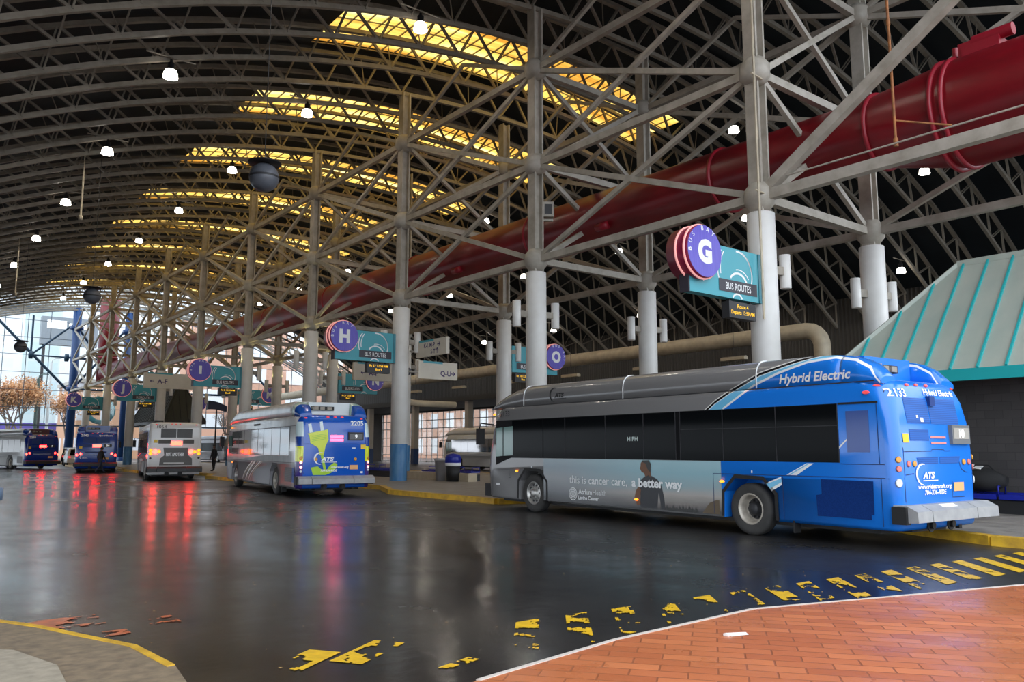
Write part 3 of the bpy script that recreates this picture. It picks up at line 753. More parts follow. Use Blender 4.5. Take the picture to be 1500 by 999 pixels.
# bench with bags
blue_seat = M('blue_plastic_seat', (.01, .02, .30), .35)
def bench(lab, x, y0, n, group=None, pit=.62):
    t = thing('seat_row', lab, 'bench', (x, y0, .15), 0, group)
    MB().box((-.22, 0, .0), (.22, n * pit, .30)).build('plinth', black, t)
    for i in range(n):
        y = i * pit; m = MB()
        m.box((-.25, y + .03, .38), (.25, y + pit - .03, .43)); m.box((.2, y + .03, .43), (.25, y + pit - .03, .47)); m.box((-.27, y + .03, .32), (-.23, y + pit - .03, .44))
        for k in range(5): m.box((-.255, y + .08 + k * .1, .33), (-.272, y + .14 + k * .1, .42))
        m.build('seat', blue_seat, t)
        if i % 2 == 0: MB().path([(-.2, y, .43), (-.2, y, .62), (.2, y, .62), (.2, y, .43)], .018, 6).build('armrest', blue_seat, t)
bench('row of blue plastic seats against the dark kiosk wall', 20.85, 5.5, 8)
bench('row of blue seats behind the H sign column, front of two', 22.4, 31.0, 7, 'blue seats far along the platform')
bench('row of blue seats behind the H sign column, rear of two', 22.4, 38.5, 7, 'blue seats far along the platform')
tag(MB().box((21.6, 30.5, .15), (22.1, 36.0, .52)).build('planter_wall', noisy('tan_stone', (.5, .42, .3), (.42, .35, .25), 3, .7)), 'low tan stone wall in front of the far blue seats', 'low wall')
def bag(lab, loc, s, mt, paper=False):
    t = thing('travel_bag', lab, 'bag', loc)
    rg = []
    for i in range(9):
        a = i / 8; w = math.sin(math.pi * min(max(a, .04), .96)) ** .45; ring = []
        for j in range(14):
            b = 2 * math.pi * j / 14; k = 1 + .08 * math.sin(3 * b + i)
            ring.append((math.cos(b) * .5 * s[0] * w * k, (a - .5) * s[1], (.5 + .5 * math.sin(b) * w * k) * s[2]))
        rg.append(ring)
    MB().loft(rg).build('bag_body', mt, t)
    MB().path([(-.1 * s[0], -.25 * s[1], s[2] * .93), (-.1 * s[0], -.15 * s[1], s[2] * 1.14), (-.1 * s[0], .15 * s[1], s[2] * 1.14), (-.1 * s[0], .25 * s[1], s[2] * .93)], .018, 6).build('handle', mt, t)
    if paper: tag(MB().add([(-.1, .02, s[2] * .96), (-.1, .30, s[2] * 1.04), (.08, .30, s[2] * 1.16), (.08, .02, s[2] * 1.08), (-.1, .02, s[2] * .98), (-.1, .30, s[2] * 1.06), (.08, .30, s[2] * 1.18), (.08, .02, s[2] * 1.1)], [(0, 1, 2, 3), (4, 7, 6, 5), (0, 4, 5, 1), (1, 5, 6, 2), (2, 6, 7, 3), (3, 7, 4, 0)]).build('paper_sheet', M('white_paper', (.85, .85, .83), .7), t), 'white paper tucked in the top')
bag('black travel bag with white paper on the blue seats', (20.85, 8.35, .62), (.55, 1.0, .55), M('black_fabric', (.012, .012, .013), .8), True)
bag('dark navy bag on the blue seats beside the bus tail', (20.85, 9.55, .62), (.5, .75, .75), M('navy_fabric', (.012, .018, .05), .8))
# ------------------------------------------------------------------ buses (local: x forward from the rear bumper face, y left, z up)
LV_B = [(.30, 1.255, .06, 12.06, .16, .30), (.36, 1.292, .02, 12.12, .18, .32), (1.1, 1.30, .0, 12.18, .2, .34), (1.6, 1.30, .0, 12.12, .2, .34), (2.1, 1.30, .03, 12.0, .22, .36),
        (2.45, 1.297, .08, 11.86, .3, .4), (2.66, 1.29, .14, 11.75, .42, .5), (2.76, 1.275, .2, 11.68, .5, .55), (2.80, 1.20, .3, 11.55, .5, .5), (2.83, .9, .6, 11.2, .5, .5)]
LV_O = [(.30, 1.255, .06, 12.0, .12, .25), (.36, 1.292, .02, 12.05, .14, .28), (1.1, 1.30, .0, 12.08, .15, .3), (2.0, 1.30, .0, 12.02, .15, .3), (2.7, 1.29, .02, 11.9, .16, .32),
        (2.92, 1.26, .06, 11.8, .2, .35), (3.0, 1.18, .14, 11.7, .25, .4), (3.04, .9, .4, 11.4, .3, .4)]
def xr_of(lv): 
    def f(z):
        for a, b in zip(lv, lv[1:]):
            if z <= b[0]: return a[2] + (b[2] - a[2]) * max(0, (z - a[0]) / (b[0] - a[0]))
        return lv[-1][2]
    return f
def plan_ring(z, w, xr, xf, rr, rf, n=7):
    out = []
    for cx, cy, r, a0 in ((xf - rf, w - rf, rf, 0), (xr + rr, w - rr, rr, 90), (xr + rr, -w + rr, rr, 180), (xf - rf, -w + rf, rf, 270)):
        out += [(cx + r * math.cos(R_(a0 + 90 * i / n)), cy + r * math.sin(R_(a0 + 90 * i / n)), z) for i in range(n + 1)]
    return out
ARCH = lambda c: [(c - .65, .20), (c - .64, .80), (c - .36, 1.08), (c + .30, 1.10), (c + .60, .80), (c + .62, .20)]
WHEEL_X = (3.0, 9.95)
def shell_mesh(lv):
    m = MB(); m.loft([plan_ring(*l) for l in lv], 0, True, True)
    me = m.mesh('body_shell', [black, black, black])
    o = bpy.data.objects.new('tmp', me); COL.objects.link(o); cs = []
    for c in WHEEL_X:
        for s in (-1, 1):
            p = ARCH(c); a, b = (.80 * s, 1.5 * s); k = MB()
            vs = [(x, a, z) for x, z in p] + [(x, b, z) for x, z in p]; n = len(p)
            fs = [tuple(range(n)), tuple(range(2 * n - 1, n - 1, -1))] + [(i, n + i, n + (i + 1) % n, (i + 1) % n) for i in range(n)]
            if s > 0: fs = [f[::-1] for f in fs]
            k.add(vs, fs); km = k.mesh('cut', [black])
            bmx = bmesh.new(); bmx.from_mesh(km); bmesh.ops.recalc_face_normals(bmx, faces=bmx.faces[:]); bmx.to_mesh(km); bmx.free()
            ko = bpy.data.objects.new('cut', km); COL.objects.link(ko); cs.append(ko)
            md = o.modifiers.new('b', 'BOOLEAN'); md.operation = 'DIFFERENCE'; md.object = ko; md.solver = 'EXACT'
    dg = bpy.context.evaluated_depsgraph_get(); out = bpy.data.meshes.new_from_object(o.evaluated_get(dg))
    for q in cs + [o]: bpy.data.objects.remove(q)
    for p in out.polygons:
        c = p.center; in_arch = any(abs(c.x - wx) < .68 and c.z < 1.12 and abs(c.y) < 1.2499 and abs(c.y) > .7 for wx in WHEEL_X)
        if in_arch or p.normal.z < -.9: p.material_index = 1; p.use_smooth = False
        elif c.x > 11.45 and 1.0 < c.z < 2.44 and (p.normal.x > .25): p.material_index = 2
        else: p.material_index = 0
    return out
SHELL = {'brt': shell_mesh(LV_B), 'old': shell_mesh(LV_O)}

def tyre_parts():
    t = MB(); t.lathe((0, 0, 0), [(.30, -.13), (.40, -.145), (.455, -.13), (.485, -.10), (.49, -.05), (.49, .05), (.485, .10), (.455, .13), (.40, .145), (.30, .13)], 'y', 36)
    f = MB(); f.lathe((0, 0, 0), [(.30, .12), (.285, .135), (.265, .12), (.25, .06), (.235, .05), (.16, .10), (.10, .115), (.095, .15), (.06, .16), (0, .16)], 'y', 32)
    for i in range(10):
        a = 2 * math.pi * i / 10; f.tube((.205 * math.cos(a), .04, .205 * math.sin(a)), (.205 * math.cos(a), .085, .205 * math.sin(a)), .030, 8, 1)
        f.tube((.13 * math.cos(a + .3), .09, .13 * math.sin(a + .3)), (.13 * math.cos(a + .3), .135, .13 * math.sin(a + .3)), .014, 6, 0)
    r = MB(); r.lathe((0, 0, 0), [(.30, .12), (.285, .135), (.265, .125), (.245, .05), (.23, -.05), (.20, -.07), (.12, -.06)], 'y', 32)
    h = MB(); h.lathe((0, 0, 0), [(.20, -.065), (.12, -.05), (.115, .04), (.10, .07), (0, .08)], 'y', 24)
    for i in range(10):
        a = 2 * math.pi * i / 10; h.tube((.16 * math.cos(a), -.06, .16 * math.sin(a)), (.16 * math.cos(a), -.01, .16 * math.sin(a)), .016, 6)
    return t.mesh('tyre', tyre_m), f.mesh('rim', [silver, dark]), r.mesh('rim', rim_m), h.mesh('hub', dark)
TY, RIMF, RIMR, HUB = tyre_parts()

def fairing(lv, htop, xa, xb, hole=True):
    """roof hood; htop(x) height of its crown"""
    def ring(x, h):
        w = 1.275; z0 = 2.72; H = h - z0; half = []
        for i in range(9):
            a = R_(90 * i / 8); half.append((w - .34 + .34 * math.cos(a) ** .7 if i < 8 else w - .34, z0 + H * (.42 + .58 * math.sin(a))))
        half = [(w, z0)] + half
        return [(x, y, z) for y, z in half] + [(x, -y, z) for y, z in half[::-1]]
    m = MB(); n = 40; xs = [xa + (xb - xa) * i / n for i in range(n + 1)]
    m.loft([ring(x, htop(x)) for x in xs], 0, True)
    return m
def interp(pts):
    def f(x):
        if x <= pts[0][0]: return pts[0][1]
        for (a, b), (c, d) in zip(pts, pts[1:]):
            if x <= c: return b + (d - b) * (x - a) / (c - a)
        return pts[-1][1]
    return f
HTOP = interp([(.2, 2.80), (.3, 2.93), (.45, 3.08), (.65, 3.19), (1.0, 3.28), (1.5, 3.31), (7, 3.31), (10.3, 3.31), (10.9, 3.23), (11.35, 3.09), (11.7, 2.92), (11.9, 2.76)])
HOOD = fairing(LV_B, HTOP, .92, 11.88)
def fin_mesh(s):
    m = MB()
    if True:
        rings = []
        for i in range(15):
            x = .24 + (.95 - .24) * i / 14; h = HTOP(x); w = 1.275 - .10 * max(0, (.6 - x) / .4); z0 = 2.72; H = h - z0; r = [(x, s * w, z0)]
            for k in range(9):
                a = R_(90 * k / 8); r.append((x, s * (w - .34 + .34 * math.cos(a) ** .7 if k < 8 else w - .34), z0 + H * (.42 + .58 * math.sin(a))))
            r += [(x, s * .78, z0 + H * .98), (x, s * .74, z0)]
            rings.append(r if s > 0 else r[::-1])
        m.loft(rings, 0, True)
    return m
FINS = [fin_mesh(-1), fin_mesh(1)]

def paint(name, expr, rough=.22, coat=.35):
    """body paint: expr(n, x, y, z) -> colour socket"""
    m = M(name, (.5, .5, .5), rough, coat=coat); n = N(m); o = n.xyz(n.obj())
    n.link(expr(n, o[0], o[1], o[2]), n.b.inputs['Base Color']); return m
def band(n, v, a, b): return n.math('MULTIPLY', n.math('GREATER_THAN', v, a), n.math('LESS_THAN', v, b))
def curve_of(n, v, pts, lo, hi, vmin, vmax):
    """piecewise-linear function through pts by a colour ramp"""
    t = n.math('DIVIDE', n.math('SUBTRACT', v, lo), hi - lo)
    r = n.ramp(t, [((p - lo) / (hi - lo), (q - vmin) / (vmax - vmin)) for p, q in pts])
    sp = n.new('ShaderNodeSeparateColor'); n.link(r, sp.inputs[0])
    return n.math('ADD', n.math('MULTIPLY', sp.outputs[0], vmax - vmin), vmin)
GREY, BLUE_P, SKYB = (.225, .22, .22), (.010, .19, .74), (.17, .53, .80)

def hybrid_expr(n, x, y, z):
    zb = curve_of(n, x, [(.1, 3.6), (.31, 3.6), (.63, 3.6), (.99, 3.42), (1.42, 3.36), (1.88, 3.27), (2.63, 3.09), (3.35, 2.80), (3.75, 2.6), (4.05, 2.40), (4.1, -1)], 0, 5, -1, 4)
    zl = curve_of(n, x, [(.1, 2.5), (.32, 2.80), (.43, 2.99), (.68, 3.14), (1.07, 3.22), (1.61, 3.18), (2.23, 3.02), (2.82, 2.81), (3.56, 2.40), (3.6, -1)], 0, 5, -1, 4)
    c = n.mix(n.math('LESS_THAN', z, zb), GREY, SKYB)
    d = n.math('SUBTRACT', zb, z)
    c = n.mix(band(n, d, 0, .022), c, (.8, .78, .74)); c = n.mix(band(n, d, .022, .07), c, (.01, .01, .012)); c = n.mix(band(n, d, .07, .088), c, (.85, .87, .9))
    c = n.mix(n.math('LESS_THAN', z, zl), c, BLUE_P)
    c = n.mix(band(n, n.math('SUBTRACT', z, zl), -.012, .035), c, (.85, .88, .92))
    c = n.mix(n.math('MULTIPLY', n.math('LESS_THAN', x, 1.1), n.math('GREATER_THAN', z, zl)), c, (.015, .19, .66))
    c = n.mix(band(n, n.math('SUBTRACT', z, zl), -.012, .035), c, (.85, .88, .92))
    c = n.mix(n.math('LESS_THAN', z, 2.3), c, n.mix(n.math('LESS_THAN', x, 3.64), GREY, BLUE_P))
    rear = n.math('MULTIPLY', n.math('LESS_THAN', x, .26), n.math('LESS_THAN', z, 2.84)); return n.mix(rear, c, BLUE_P)
P_HYB = paint('hybrid_bus_livery', hybrid_expr)
P_HYB_FIN = M('hybrid_blue_paint', BLUE_P, .22, coat=.35)
def plug_expr(n, x, y, z):
    painted_refl = n.noise(1.6, 5, n.scale(n.obj(), (1, 1, .5)))  # mottled pale tones paint reflections into the silver side colour
    side = n.ramp(painted_refl, [(.3, (.62, .62, .63)), (.6, (.80, .79, .78)), (.75, (.86, .83, .80))])
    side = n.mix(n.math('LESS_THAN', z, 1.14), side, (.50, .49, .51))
    st = n.math('LESS_THAN', x, .30); b = (.008, .10, .52)
    col = n.mix(band(n, z, 1.2, 1.72), (.008, .06, .36), (.80, .85, .03)); col = n.mix(band(n, z, 2.05, 2.55), col, (.70, .84, .86)); col = n.mix(n.math('LESS_THAN', z, 1.2), col, (.05, .03, .22))
    col = n.mix(n.math('GREATER_THAN', z, 2.80), col, (.008, .09, .45))
    c = n.mix(st, side, col)
    mid = n.math('MULTIPLY', n.math('LESS_THAN', x, .25), n.math('LESS_THAN', n.math('ABSOLUTE', y), 1.09))
    return n.mix(mid, c, b)
P_PLUG = paint('plug_bus_wrap', plug_expr, .18)
def plugfin(n, x, y, z): return n.mix(n.math('LESS_THAN', x, .55), (.35, .62, .56), (.008, .09, .45))
P_PLUGF = paint('plug_bus_fin', lambda n, x, y, z: n.mix(n.math('GREATER_THAN', x, .62), (.008, .09, .45), (.45, .68, .62)))
def old_expr(n, x, y, z):
    c = n.mix(band(n, z, 1.3, 2.62), (.62, .60, .60), (.14, .08, .30)); c = n.mix(band(n, z, .95, 1.3), c, (.55, .30, .32))
    return n.mix(n.math('LESS_THAN', x, .2), c, (.70, .68, .67))
P_OLD = paint('white_bus_livery', old_expr)
P_NAVY = paint('navy_bus_livery', lambda n, x, y, z: n.mix(n.math('LESS_THAN', x, .9), n.mix(n.math('GREATER_THAN', z, 1.35), (.45, .44, .46), (.22, .22, .25)), (.008, .05, .33)))
P_NAVYF = M('navy_bus_paint', (.008, .05, .33), .25, coat=.3)
P_WHITE = paint('white_wrap_navy_rear', lambda n, x, y, z: n.mix(n.math('LESS_THAN', x, .30), n.mix(n.noise(3.), (.66, .66, .66), (.82, .82, .82)), (.008, .03, .25)))
P_WHITEF = M('white_bus_paint', (.78, .78, .78), .25, coat=.3)
SEAM = M('dark_panel_seam', (.008, .03, .12), .6)
GRILL = M('dark_blue_grille', (.004, .035, .20), .5)
def slats(name, c0, c1, freq):
    m = M(name, c0, .5); n = N(m); z = n.xyz(n.obj())[2]
    n.link(n.mix(n.math('GREATER_THAN', n.math('SINE', n.math('MULTIPLY', z, freq)), .2), c0, c1), n.b.inputs['Base Color']); return m
GRILLE_B = slats('blue_louvre_grille', (.004, .07, .33), (.008, .12, .48), 190)
GRILLE_D = slats('grey_louvre_grille', (.05, .05, .05), (.14, .14, .14), 190)
HAZE_W = M('dusty_blue_engine_window', (.01, .06, .30), .15)

def cats_logo(m, fr, u, v, s, ink=0, sub=True):
    """swoosh C, ATS in italics, underline; s = height"""
    P, Wd = [], []
    for i in range(19):
        a = R_(70 + 200 * i / 18); P.append((u + .62 * s + .60 * s * math.cos(a) * .95, v + .48 * s + .50 * s * math.sin(a))); Wd.append(s * (.02 + .13 * math.sin(math.pi * i / 18)))
    m.stroke(P, Wd, fr, ink)
    m.text('ATS', u + .58 * s, v + .28 * s, .30 * s, fr, ink, bold=.05, shear=.25, sx=1.35)
    if sub: m.stroke([(u + .6 * s, v + .17 * s), (u + 2.0 * s, v + .17 * s)], .045 * s, fr, ink)

def bus(kind, lab, x, y, head, body_mat, fin_mat, cfg):
    lv = LV_B if kind == 'brt' else LV_O; XRF = xr_of(lv)
    t = thing('city_bus', lab, 'bus', (x, y, 0), R_(90 - head), 'city buses')
    me = SHELL[kind].copy(); me.materials.clear()
    for q in (body_mat, black, glass_blk): me.materials.append(q)
    put('body_shell', me, t)
    SL = lambda off=.006: frame((0, 1.30 + off, 0), (-1, 0, 0), (0, 0, 1))            # use u = -x
    SRt = lambda off=.006: frame((0, -1.30 - off, 0), (1, 0, 0), (0, 0, 1))
    def RE(off=.008):
        def f(u, v):
            for p, q in zip(lv, lv[1:]):
                if v <= q[0]: break
            k = max(0, min(1, (v - p[0]) / (q[0] - p[0]))); w = p[1] + (q[1] - p[1]) * k; rr = p[4] + (q[4] - p[4]) * k
            e = max(0, rr - (w - abs(u - 1.3))); e = min(e, rr * .98)
            return Vector((XRF(v) - off + rr - math.sqrt(rr * rr - e * e), 1.3 - u, v))
        return f
    CUT = [l[0] for l in lv]
    neg = lambda pts: [(-a, b) for a, b in pts]
    if kind == 'brt':
        HOOD.build('roof_fairing', cfg.get('hood', body_mat), t); [f.build('rear_fin', fin_mat, t) for f in FINS]
        m = MB(); m.box((.80, -.74, 2.74), (.94, .74, 3.26)); m.build('recess_wall', cfg.get('recess', fin_mat), t)
        m = MB(); m.box((.70, -.15, 2.98), (.82, .66, 3.12)); m.build('cooling_unit_opening', black, t)
        m = MB()
        for i, yy in enumerate((.5, .28, .02)): m.box((.66, yy - .08, 3.0), (.72, yy + .08, 3.1 if i else 3.13))
        m.tube((.5, .62, 3.02), (.72, .62, 3.06), .05, 8); m.build('cooling_unit', steel, t)
    # underside, bumper, wheels
    m = MB(); m.box((.5, -1.05, .22), (11.6, 1.05, .34)); m.box((.2, -.5, .24), (1.4, .6, .4)); m.build('underbody', black, t)
    bm_ = cfg.get('bumper', noisy('grey_bumper', (.30, .30, .31), (.38, .38, .38), 5, .45)); m = MB()
    a = [(.10, .72), (-.12, .72), (-.30, .63), (-.31, .46), (.10, .43)]
    for u0, u1 in ((-1.36, -.62), (-.60, .84), (.86, 1.30)):
        vs = [(p, u, z) for u in (u0, u1) for p, z in a]; k = len(a)
        m.add(vs, [tuple(range(k)), tuple(range(2 * k - 1, k - 1, -1))] + [(i, k + i, k + (i + 1) % k, (i + 1) % k) for i in range(k)])
    m.build('rear_bumper', bm_, t)
    for s in (-1, 1): MB().box((-.14, 1.30 * s - .07, .42), (.10, 1.30 * s + .06, .70)).build('bumper_corner', black, t)
    MB().box((11.9, -1.2, .32), (12.32, 1.2, .66)).build('front_bumper', black, t)
    m = MB()
    for yy in (.35, -.3): m.tube((.0, yy, .36), (.02, yy, .36), .11, 16); m.tube((-.05, yy, .36), (.25, yy, .36), .06, 12)
    m.box((.05, -.75, .25), (.12, -.66, .45)); m.build('tow_eye', black, t)
    for wx in WHEEL_X:
        for s in (-1, 1):
            w = put('wheel', None, t, (wx, s * 1.12, .49), 0 if s > 0 else math.pi); put('tyre', TY, w)
            if wx < 5: put('rim', RIMR, w); put('hub', HUB, w)
            else: put('rim', RIMF, w)
        p = ARCH(wx)
        for fr, sg in ((SL(), -1), (SRt(), 1)):
            m = MB(); pp = [(sg * a, b) for a, b in p]; pp = [(pp[0][0], .32)] + pp[1:-1] + [(pp[-1][0], .32)]
            m.stroke(pp, .075, fr); m.build('arch_trim', black, t)
    m = MB(); m.box((2.0, 1.1, .12), (2.03, 1.28, .42)); m.build('mud_flap', black, t)
    # windows
    zt, zb = cfg.get('win', (2.41, 1.39)); x0, x1 = cfg.get('winx', (1.02, 11.62))
    m = MB(); m.poly(neg([(x0, zb), (x1 - .72, zb), (x1, zb - .20), (x1, zt), (x0, zt)]), SL(.004)); m.poly([(x0, zb), (x0, zt), (x1, zt), (x1, zb)], SRt(.004)); m.build('window_band', cfg.get('bandm', M('window_rubber', (.006, .006, .007), .4, spec=.06)), t)
    dv = cfg.get('divs', (1.02, 2.30, 3.56, 4.70, 4.83, 5.79, 7.05, 8.55, 9.45, 10.85))
    for a, b in zip(dv, dv[1:]):
        if b - a < .3: continue
        for fr, sg in ((SL(.010), -1), (SRt(.010), 1)):
            MB().poly([(sg * q, r) for q, r in ((a + .015, zb + .015), (b - .015, zb + .015), (b - .015, zt - .02), (a + .015, zt - .02))], fr).build('side_window', cfg.get('glass', glass_blk), t)
    for d in dv[:-2]: MB().box((d - .006, 1.3, zb), (d + .006, 1.316, zt)).build('window_divider', dark, t)
    for a, b in cfg.get('sash', ((1.02, 4.70),)): MB().box((a, 1.3, 2.02), (b, 1.317, 2.034)).build('sash_bar', dark, t)
    m = MB(); m.poly(neg([(10.80, 1.46), (11.24, 1.44), (11.24, 2.22), (10.80, 2.24)]), SL(.012)); m.poly(neg([(11.28, 1.44), (11.60, 1.42), (11.60, 2.20), (11.28, 2.22)]), SL(.012))
    m.build('driver_window', M('driver_window_painted_daylight', (.16, .30, .27), .08), t)  # pale green paints the bright view through the cab into the pane
    # front details
    m = MB(); m.path([(11.8, 1.25, 2.3), (12.1, 1.5, 2.35), (12.15, 1.52, 2.2)], .02, 6); m.box((12.02, 1.42, 1.75), (12.2, 1.60, 2.2)); m.path([(11.8, -1.25, 2.3), (12.15, -1.5, 2.35), (12.2, -1.52, 2.2)], .02, 6); m.box((12.05, -1.60, 1.75), (12.22, -1.42, 2.2)); m.build('mirror', black, t)
    m = MB(); m.box((11.66, -.8, 2.46), (11.9, .8, 2.70)); m.build('destination_sign', black, t)
    m = MB()
    for s in (-1, 1): m.tube((12.10, s * .95, .85), (12.20, s * .95, .85), .09, 14)
    m.build('headlamp', white_on if cfg.get('lamps') else silver, t)
    cfg['detail'](t, SL, SRt, RE, CUT, neg)
    return t

def seams(t, fr, segs, w=.012, mat=None):
    m = MB()
    for s in segs: m.stroke(s, w, fr)
    return m.build('panel_seam', mat or SEAM, t)
def lens(t, nm, mat, fr, pts, r=.06):
    m = MB()
    for u, v in pts:
        m.disc(u, v, r * .6, fr, n=14)
    return m.build(nm, mat, t)
def blob(mb, fr, u, v, r, d=.02, n=14, ry=None):
    """raised round lens"""
    ry = ry or r; o = fr(u, v); ax, ay = (fr(u + 1e-3, v) - o).normalized(), (fr(u, v + 1e-3) - o).normalized(); nz = ax.cross(ay)
    R1 = [o + ax * (r * math.cos(2 * math.pi * i / n)) + ay * (ry * math.sin(2 * math.pi * i / n)) for i in range(n)]
    R2 = [o + nz * d + ax * (.75 * r * math.cos(2 * math.pi * i / n)) + ay * (.75 * ry * math.sin(2 * math.pi * i / n)) for i in range(n)]
    mb.loft([R1, R2], 0, True)
def lenses(t, nm, mat, fr, pts, r=.06, ry=None, d=.02):
    for p in pts: m = MB(); blob(m, fr, p[0], p[1], r, d, ry=ry); m.build(nm, mat, t)

# ---- the big blue hybrid bus
def sky_ad():
    m = M('printed_seaside_advert', (.3, .4, .45), .25, coat=.3); n = N(m); o = n.xyz(n.obj())
    v = n.math('DIVIDE', n.math('SUBTRACT', o[2], .32), 1.06); w = n.math('DIVIDE', n.math('SUBTRACT', o[0], 3.6), 5.85)
    cloud = n.noise(1.2, 4, n.scale(n.obj(), (.35, 1, 2.2)))
    vv = n.math('ADD', v, n.math('MULTIPLY', n.math('SUBTRACT', cloud, .5), .25))
    rr = n.ramp(vv, [(.02, (.03, .028, .03)), (.13, (.12, .10, .09)), (.3, (.33, .30, .27)), (.5, (.20, .31, .34)), (.75, (.17, .36, .42)), (1., (.24, .44, .50))])
    ll = n.ramp(vv, [(.02, (.05, .05, .055)), (.3, (.14, .15, .165)), (.55, (.21, .225, .24)), (.8, (.17, .23, .27)), (1., (.22, .30, .34))])
    n.link(n.mix(n.ramp(w, [(.35, 0.), (.85, 1.)]), rr, ll), n.b.inputs['Base Color']); return m
AD = sky_ad()
def det_hybrid(t, SL, SRt, RE, CUT, neg):
    s = SL(.006); S2 = SL(.010); S3 = SL(.014)
    # advert
    MB().poly(neg([(3.64, .34), (9.44, .33), (9.44, 1.385), (3.64, 1.385)]), SL(.004)).build('advert_panel', AD, t)
    a = MB()
    a.poly(neg([(3.7, .345), (4.15, .345), (3.95, .56), (3.78, .62), (3.7, .62)]), s); a.build('printed_rock', M('printed_brown', (.10, .065, .03), .4), t)
    g = MB(); x = 4.25
    while x < 5.1: g.poly(neg([(x, .345), (x + .12, .345), (x + .07, .42 + .09 * rnd.random())]), s); x += .09
    g.build('printed_grass', M('printed_dark', (.02, .02, .018), .4), t)
    # printed man: profile facing the front of the bus
    MB().poly(neg([(5.93, .36), (5.92, .62), (6.0, .76), (5.9, .95), (5.78, 1.03), (5.66, 1.06), (5.55, 1.04), (5.40, .98), (5.27, .82), (5.20, .58), (5.19, .36), (5.3, .36), (5.36, .7), (5.42, .36)]), s).build('printed_shirt', M('printed_black_shirt', (.014, .015, .02), .4), t)
    MB().poly(neg([(6.03, .40), (6.11, .55), (6.06, .72), (5.98, .80), (5.90, .74), (5.93, .58), (5.92, .42)]), S2).build('printed_arm', M('printed_skin', (.16, .07, .035), .45), t)
    MB().poly(neg([(5.76, 1.02), (5.79, 1.10), (5.87, 1.12), (5.90, 1.17), (5.93, 1.20), (5.90, 1.24), (5.89, 1.32), (5.82, 1.375), (5.66, 1.375), (5.59, 1.28), (5.59, 1.14), (5.58, 1.0), (5.66, 1.06)]), S2).build('printed_head', M('printed_skin', (.16, .07, .035), .45), t)
    MB().poly(neg([(5.84, 1.375), (5.86, 1.345), (5.74, 1.31), (5.68, 1.19), (5.60, 1.12), (5.575, 1.3), (5.64, 1.38)]), S3).build('printed_hair', M('printed_dark', (.02, .02, .018), .4), t)
    L = MB(); z = .80
    L.text('this is cancer care,', -8.39, z, .185, S3, bold=.012, fit=2.05); L.text('a better way', -6.19, z, .185, S3, bold=.035, fit=1.52)
    L.text('Atrium', -8.05, .555, .115, S3, bold=.03, fit=.50); L.text('Health', -7.52, .555, .115, S3, fit=.47); L.text('Levine Cancer', -8.05, .425, .09, S3, bold=.03, fit=.74)
    for r in (.145, .105, .07): L.stroke([(-8.25 + r * math.cos(2 * math.pi * i / 24), .545 + r * math.sin(2 * math.pi * i / 24)) for i in range(25)], .02, S3)
    for k in range(4):
        c, sn = math.cos(k * math.pi / 4), math.sin(k * math.pi / 4); L.stroke([(-8.25 - .13 * c, .545 - .13 * sn), (-8.25 + .13 * c, .545 + .13 * sn)], .014, S3)
    L.build('advert_lettering', white_l, t)
    # fairing marks
    F = frame((0, 1.282, 0), (-1, 0, 0), (0, 0, 1)); m = MB(); m.text('Hybrid Electric', -2.20, 2.835, .165, F, bold=.025, shear=.22, fit=1.46); m.build('lettering', white_l, t)
    m = MB(); cats_logo(m, F, -9.2, 2.83, .34); m.text('2133', -11.40, 2.515, .15, S2, fit=.44); m.build('lettering', black_l, t)
    m = MB()
    for xx in (10.33, 6.46, 2.72):
        p = []
        for i in range(9):
            q = R_(90 * i / 8); H = HTOP(xx) - 2.72; p.append((xx, 1.275 - .335 + .345 * math.cos(q) ** .7 if i < 8 else .94, 2.725 + H * (.42 + .585 * math.sin(q))))
        m.path([(xx, 1.283, 2.76)] + p, .012, 6)
    m.build('fairing_joint', white_l, t)
    seams(t, s, [[(-11.75, 2.76), (-.3, 2.76)]], .02, dark)
    seams(t, s, [[(-3.85, 1.14), (-.2, 1.145)], [(-3.84, 1.14), (-3.84, .36)], [(-.28, 1.14), (-.28, .36)], [(-2.2, 1.13), (-2.2, .36)], [(-.29, 1.37), (-.29, 2.38)], [(-1.0, 1.37), (-.2, 1.37)]])
    seams(t, s, [[(-11.78, 1.05), (-10.95, 1.07), (-10.95, .9)], [(-11.78, 1.05), (-11.78, .36)], [(-11.0, .86), (-10.9, .86), (-10.9, 1.0)]], .012, dark)
    MB().rect(-1.0, 2.385, -.26, 2.42, S2).build('vent_slot', black, t)
    MB().rect(-.86, 1.57, -.44, 2.27, s).build('engine_window', HAZE_W, t)
    MB().poly(neg([(1.40, 1.10), (.42, 1.09), (.43, .54), (.48, .54), (.48, .46), (1.50, .46), (1.51, .82), (1.40, .84)]), s).build('radiator_grille', noisy('dark_blue_mesh_grille', (.004, .025, .14), (.006, .04, .2), 60, .6, spec=.1), t)
    m = MB(); m.poly(neg([(1.68, 1.37), (1.53, 1.37), (1.89, 1.155), (2.11, 1.155)]), s); m.poly(neg([(2.23, 1.12), (2.22, .97), (2.45, .85), (2.58, .99)]), s); m.poly(neg([(1.02, 1.62), (1.02, 1.66), (.86, 1.80), (.86, 1.77)]), s); m.build('livery_stripe', white_l, t)
    m = MB(); m.poly(neg([(1.66, 1.362), (1.62, 1.362), (2.02, 1.158), (2.07, 1.158)]), S2); m.poly(neg([(2.225, 1.09), (2.222, 1.02), (2.48, .895), (2.56, .975)]), S2); m.build('livery_stripe', M('sky_blue_stripe', SKYB, .3), t)
    lenses(t, 'marker_lamp', red_off, S2, [(-.46, 2.57)], .07, .03); lenses(t, 'marker_lamp', amber_on, S2, [(-10.62, 1.04), (-3.62, .99), (-6.05, .52), (-11.69, 2.58)], .065, .028)
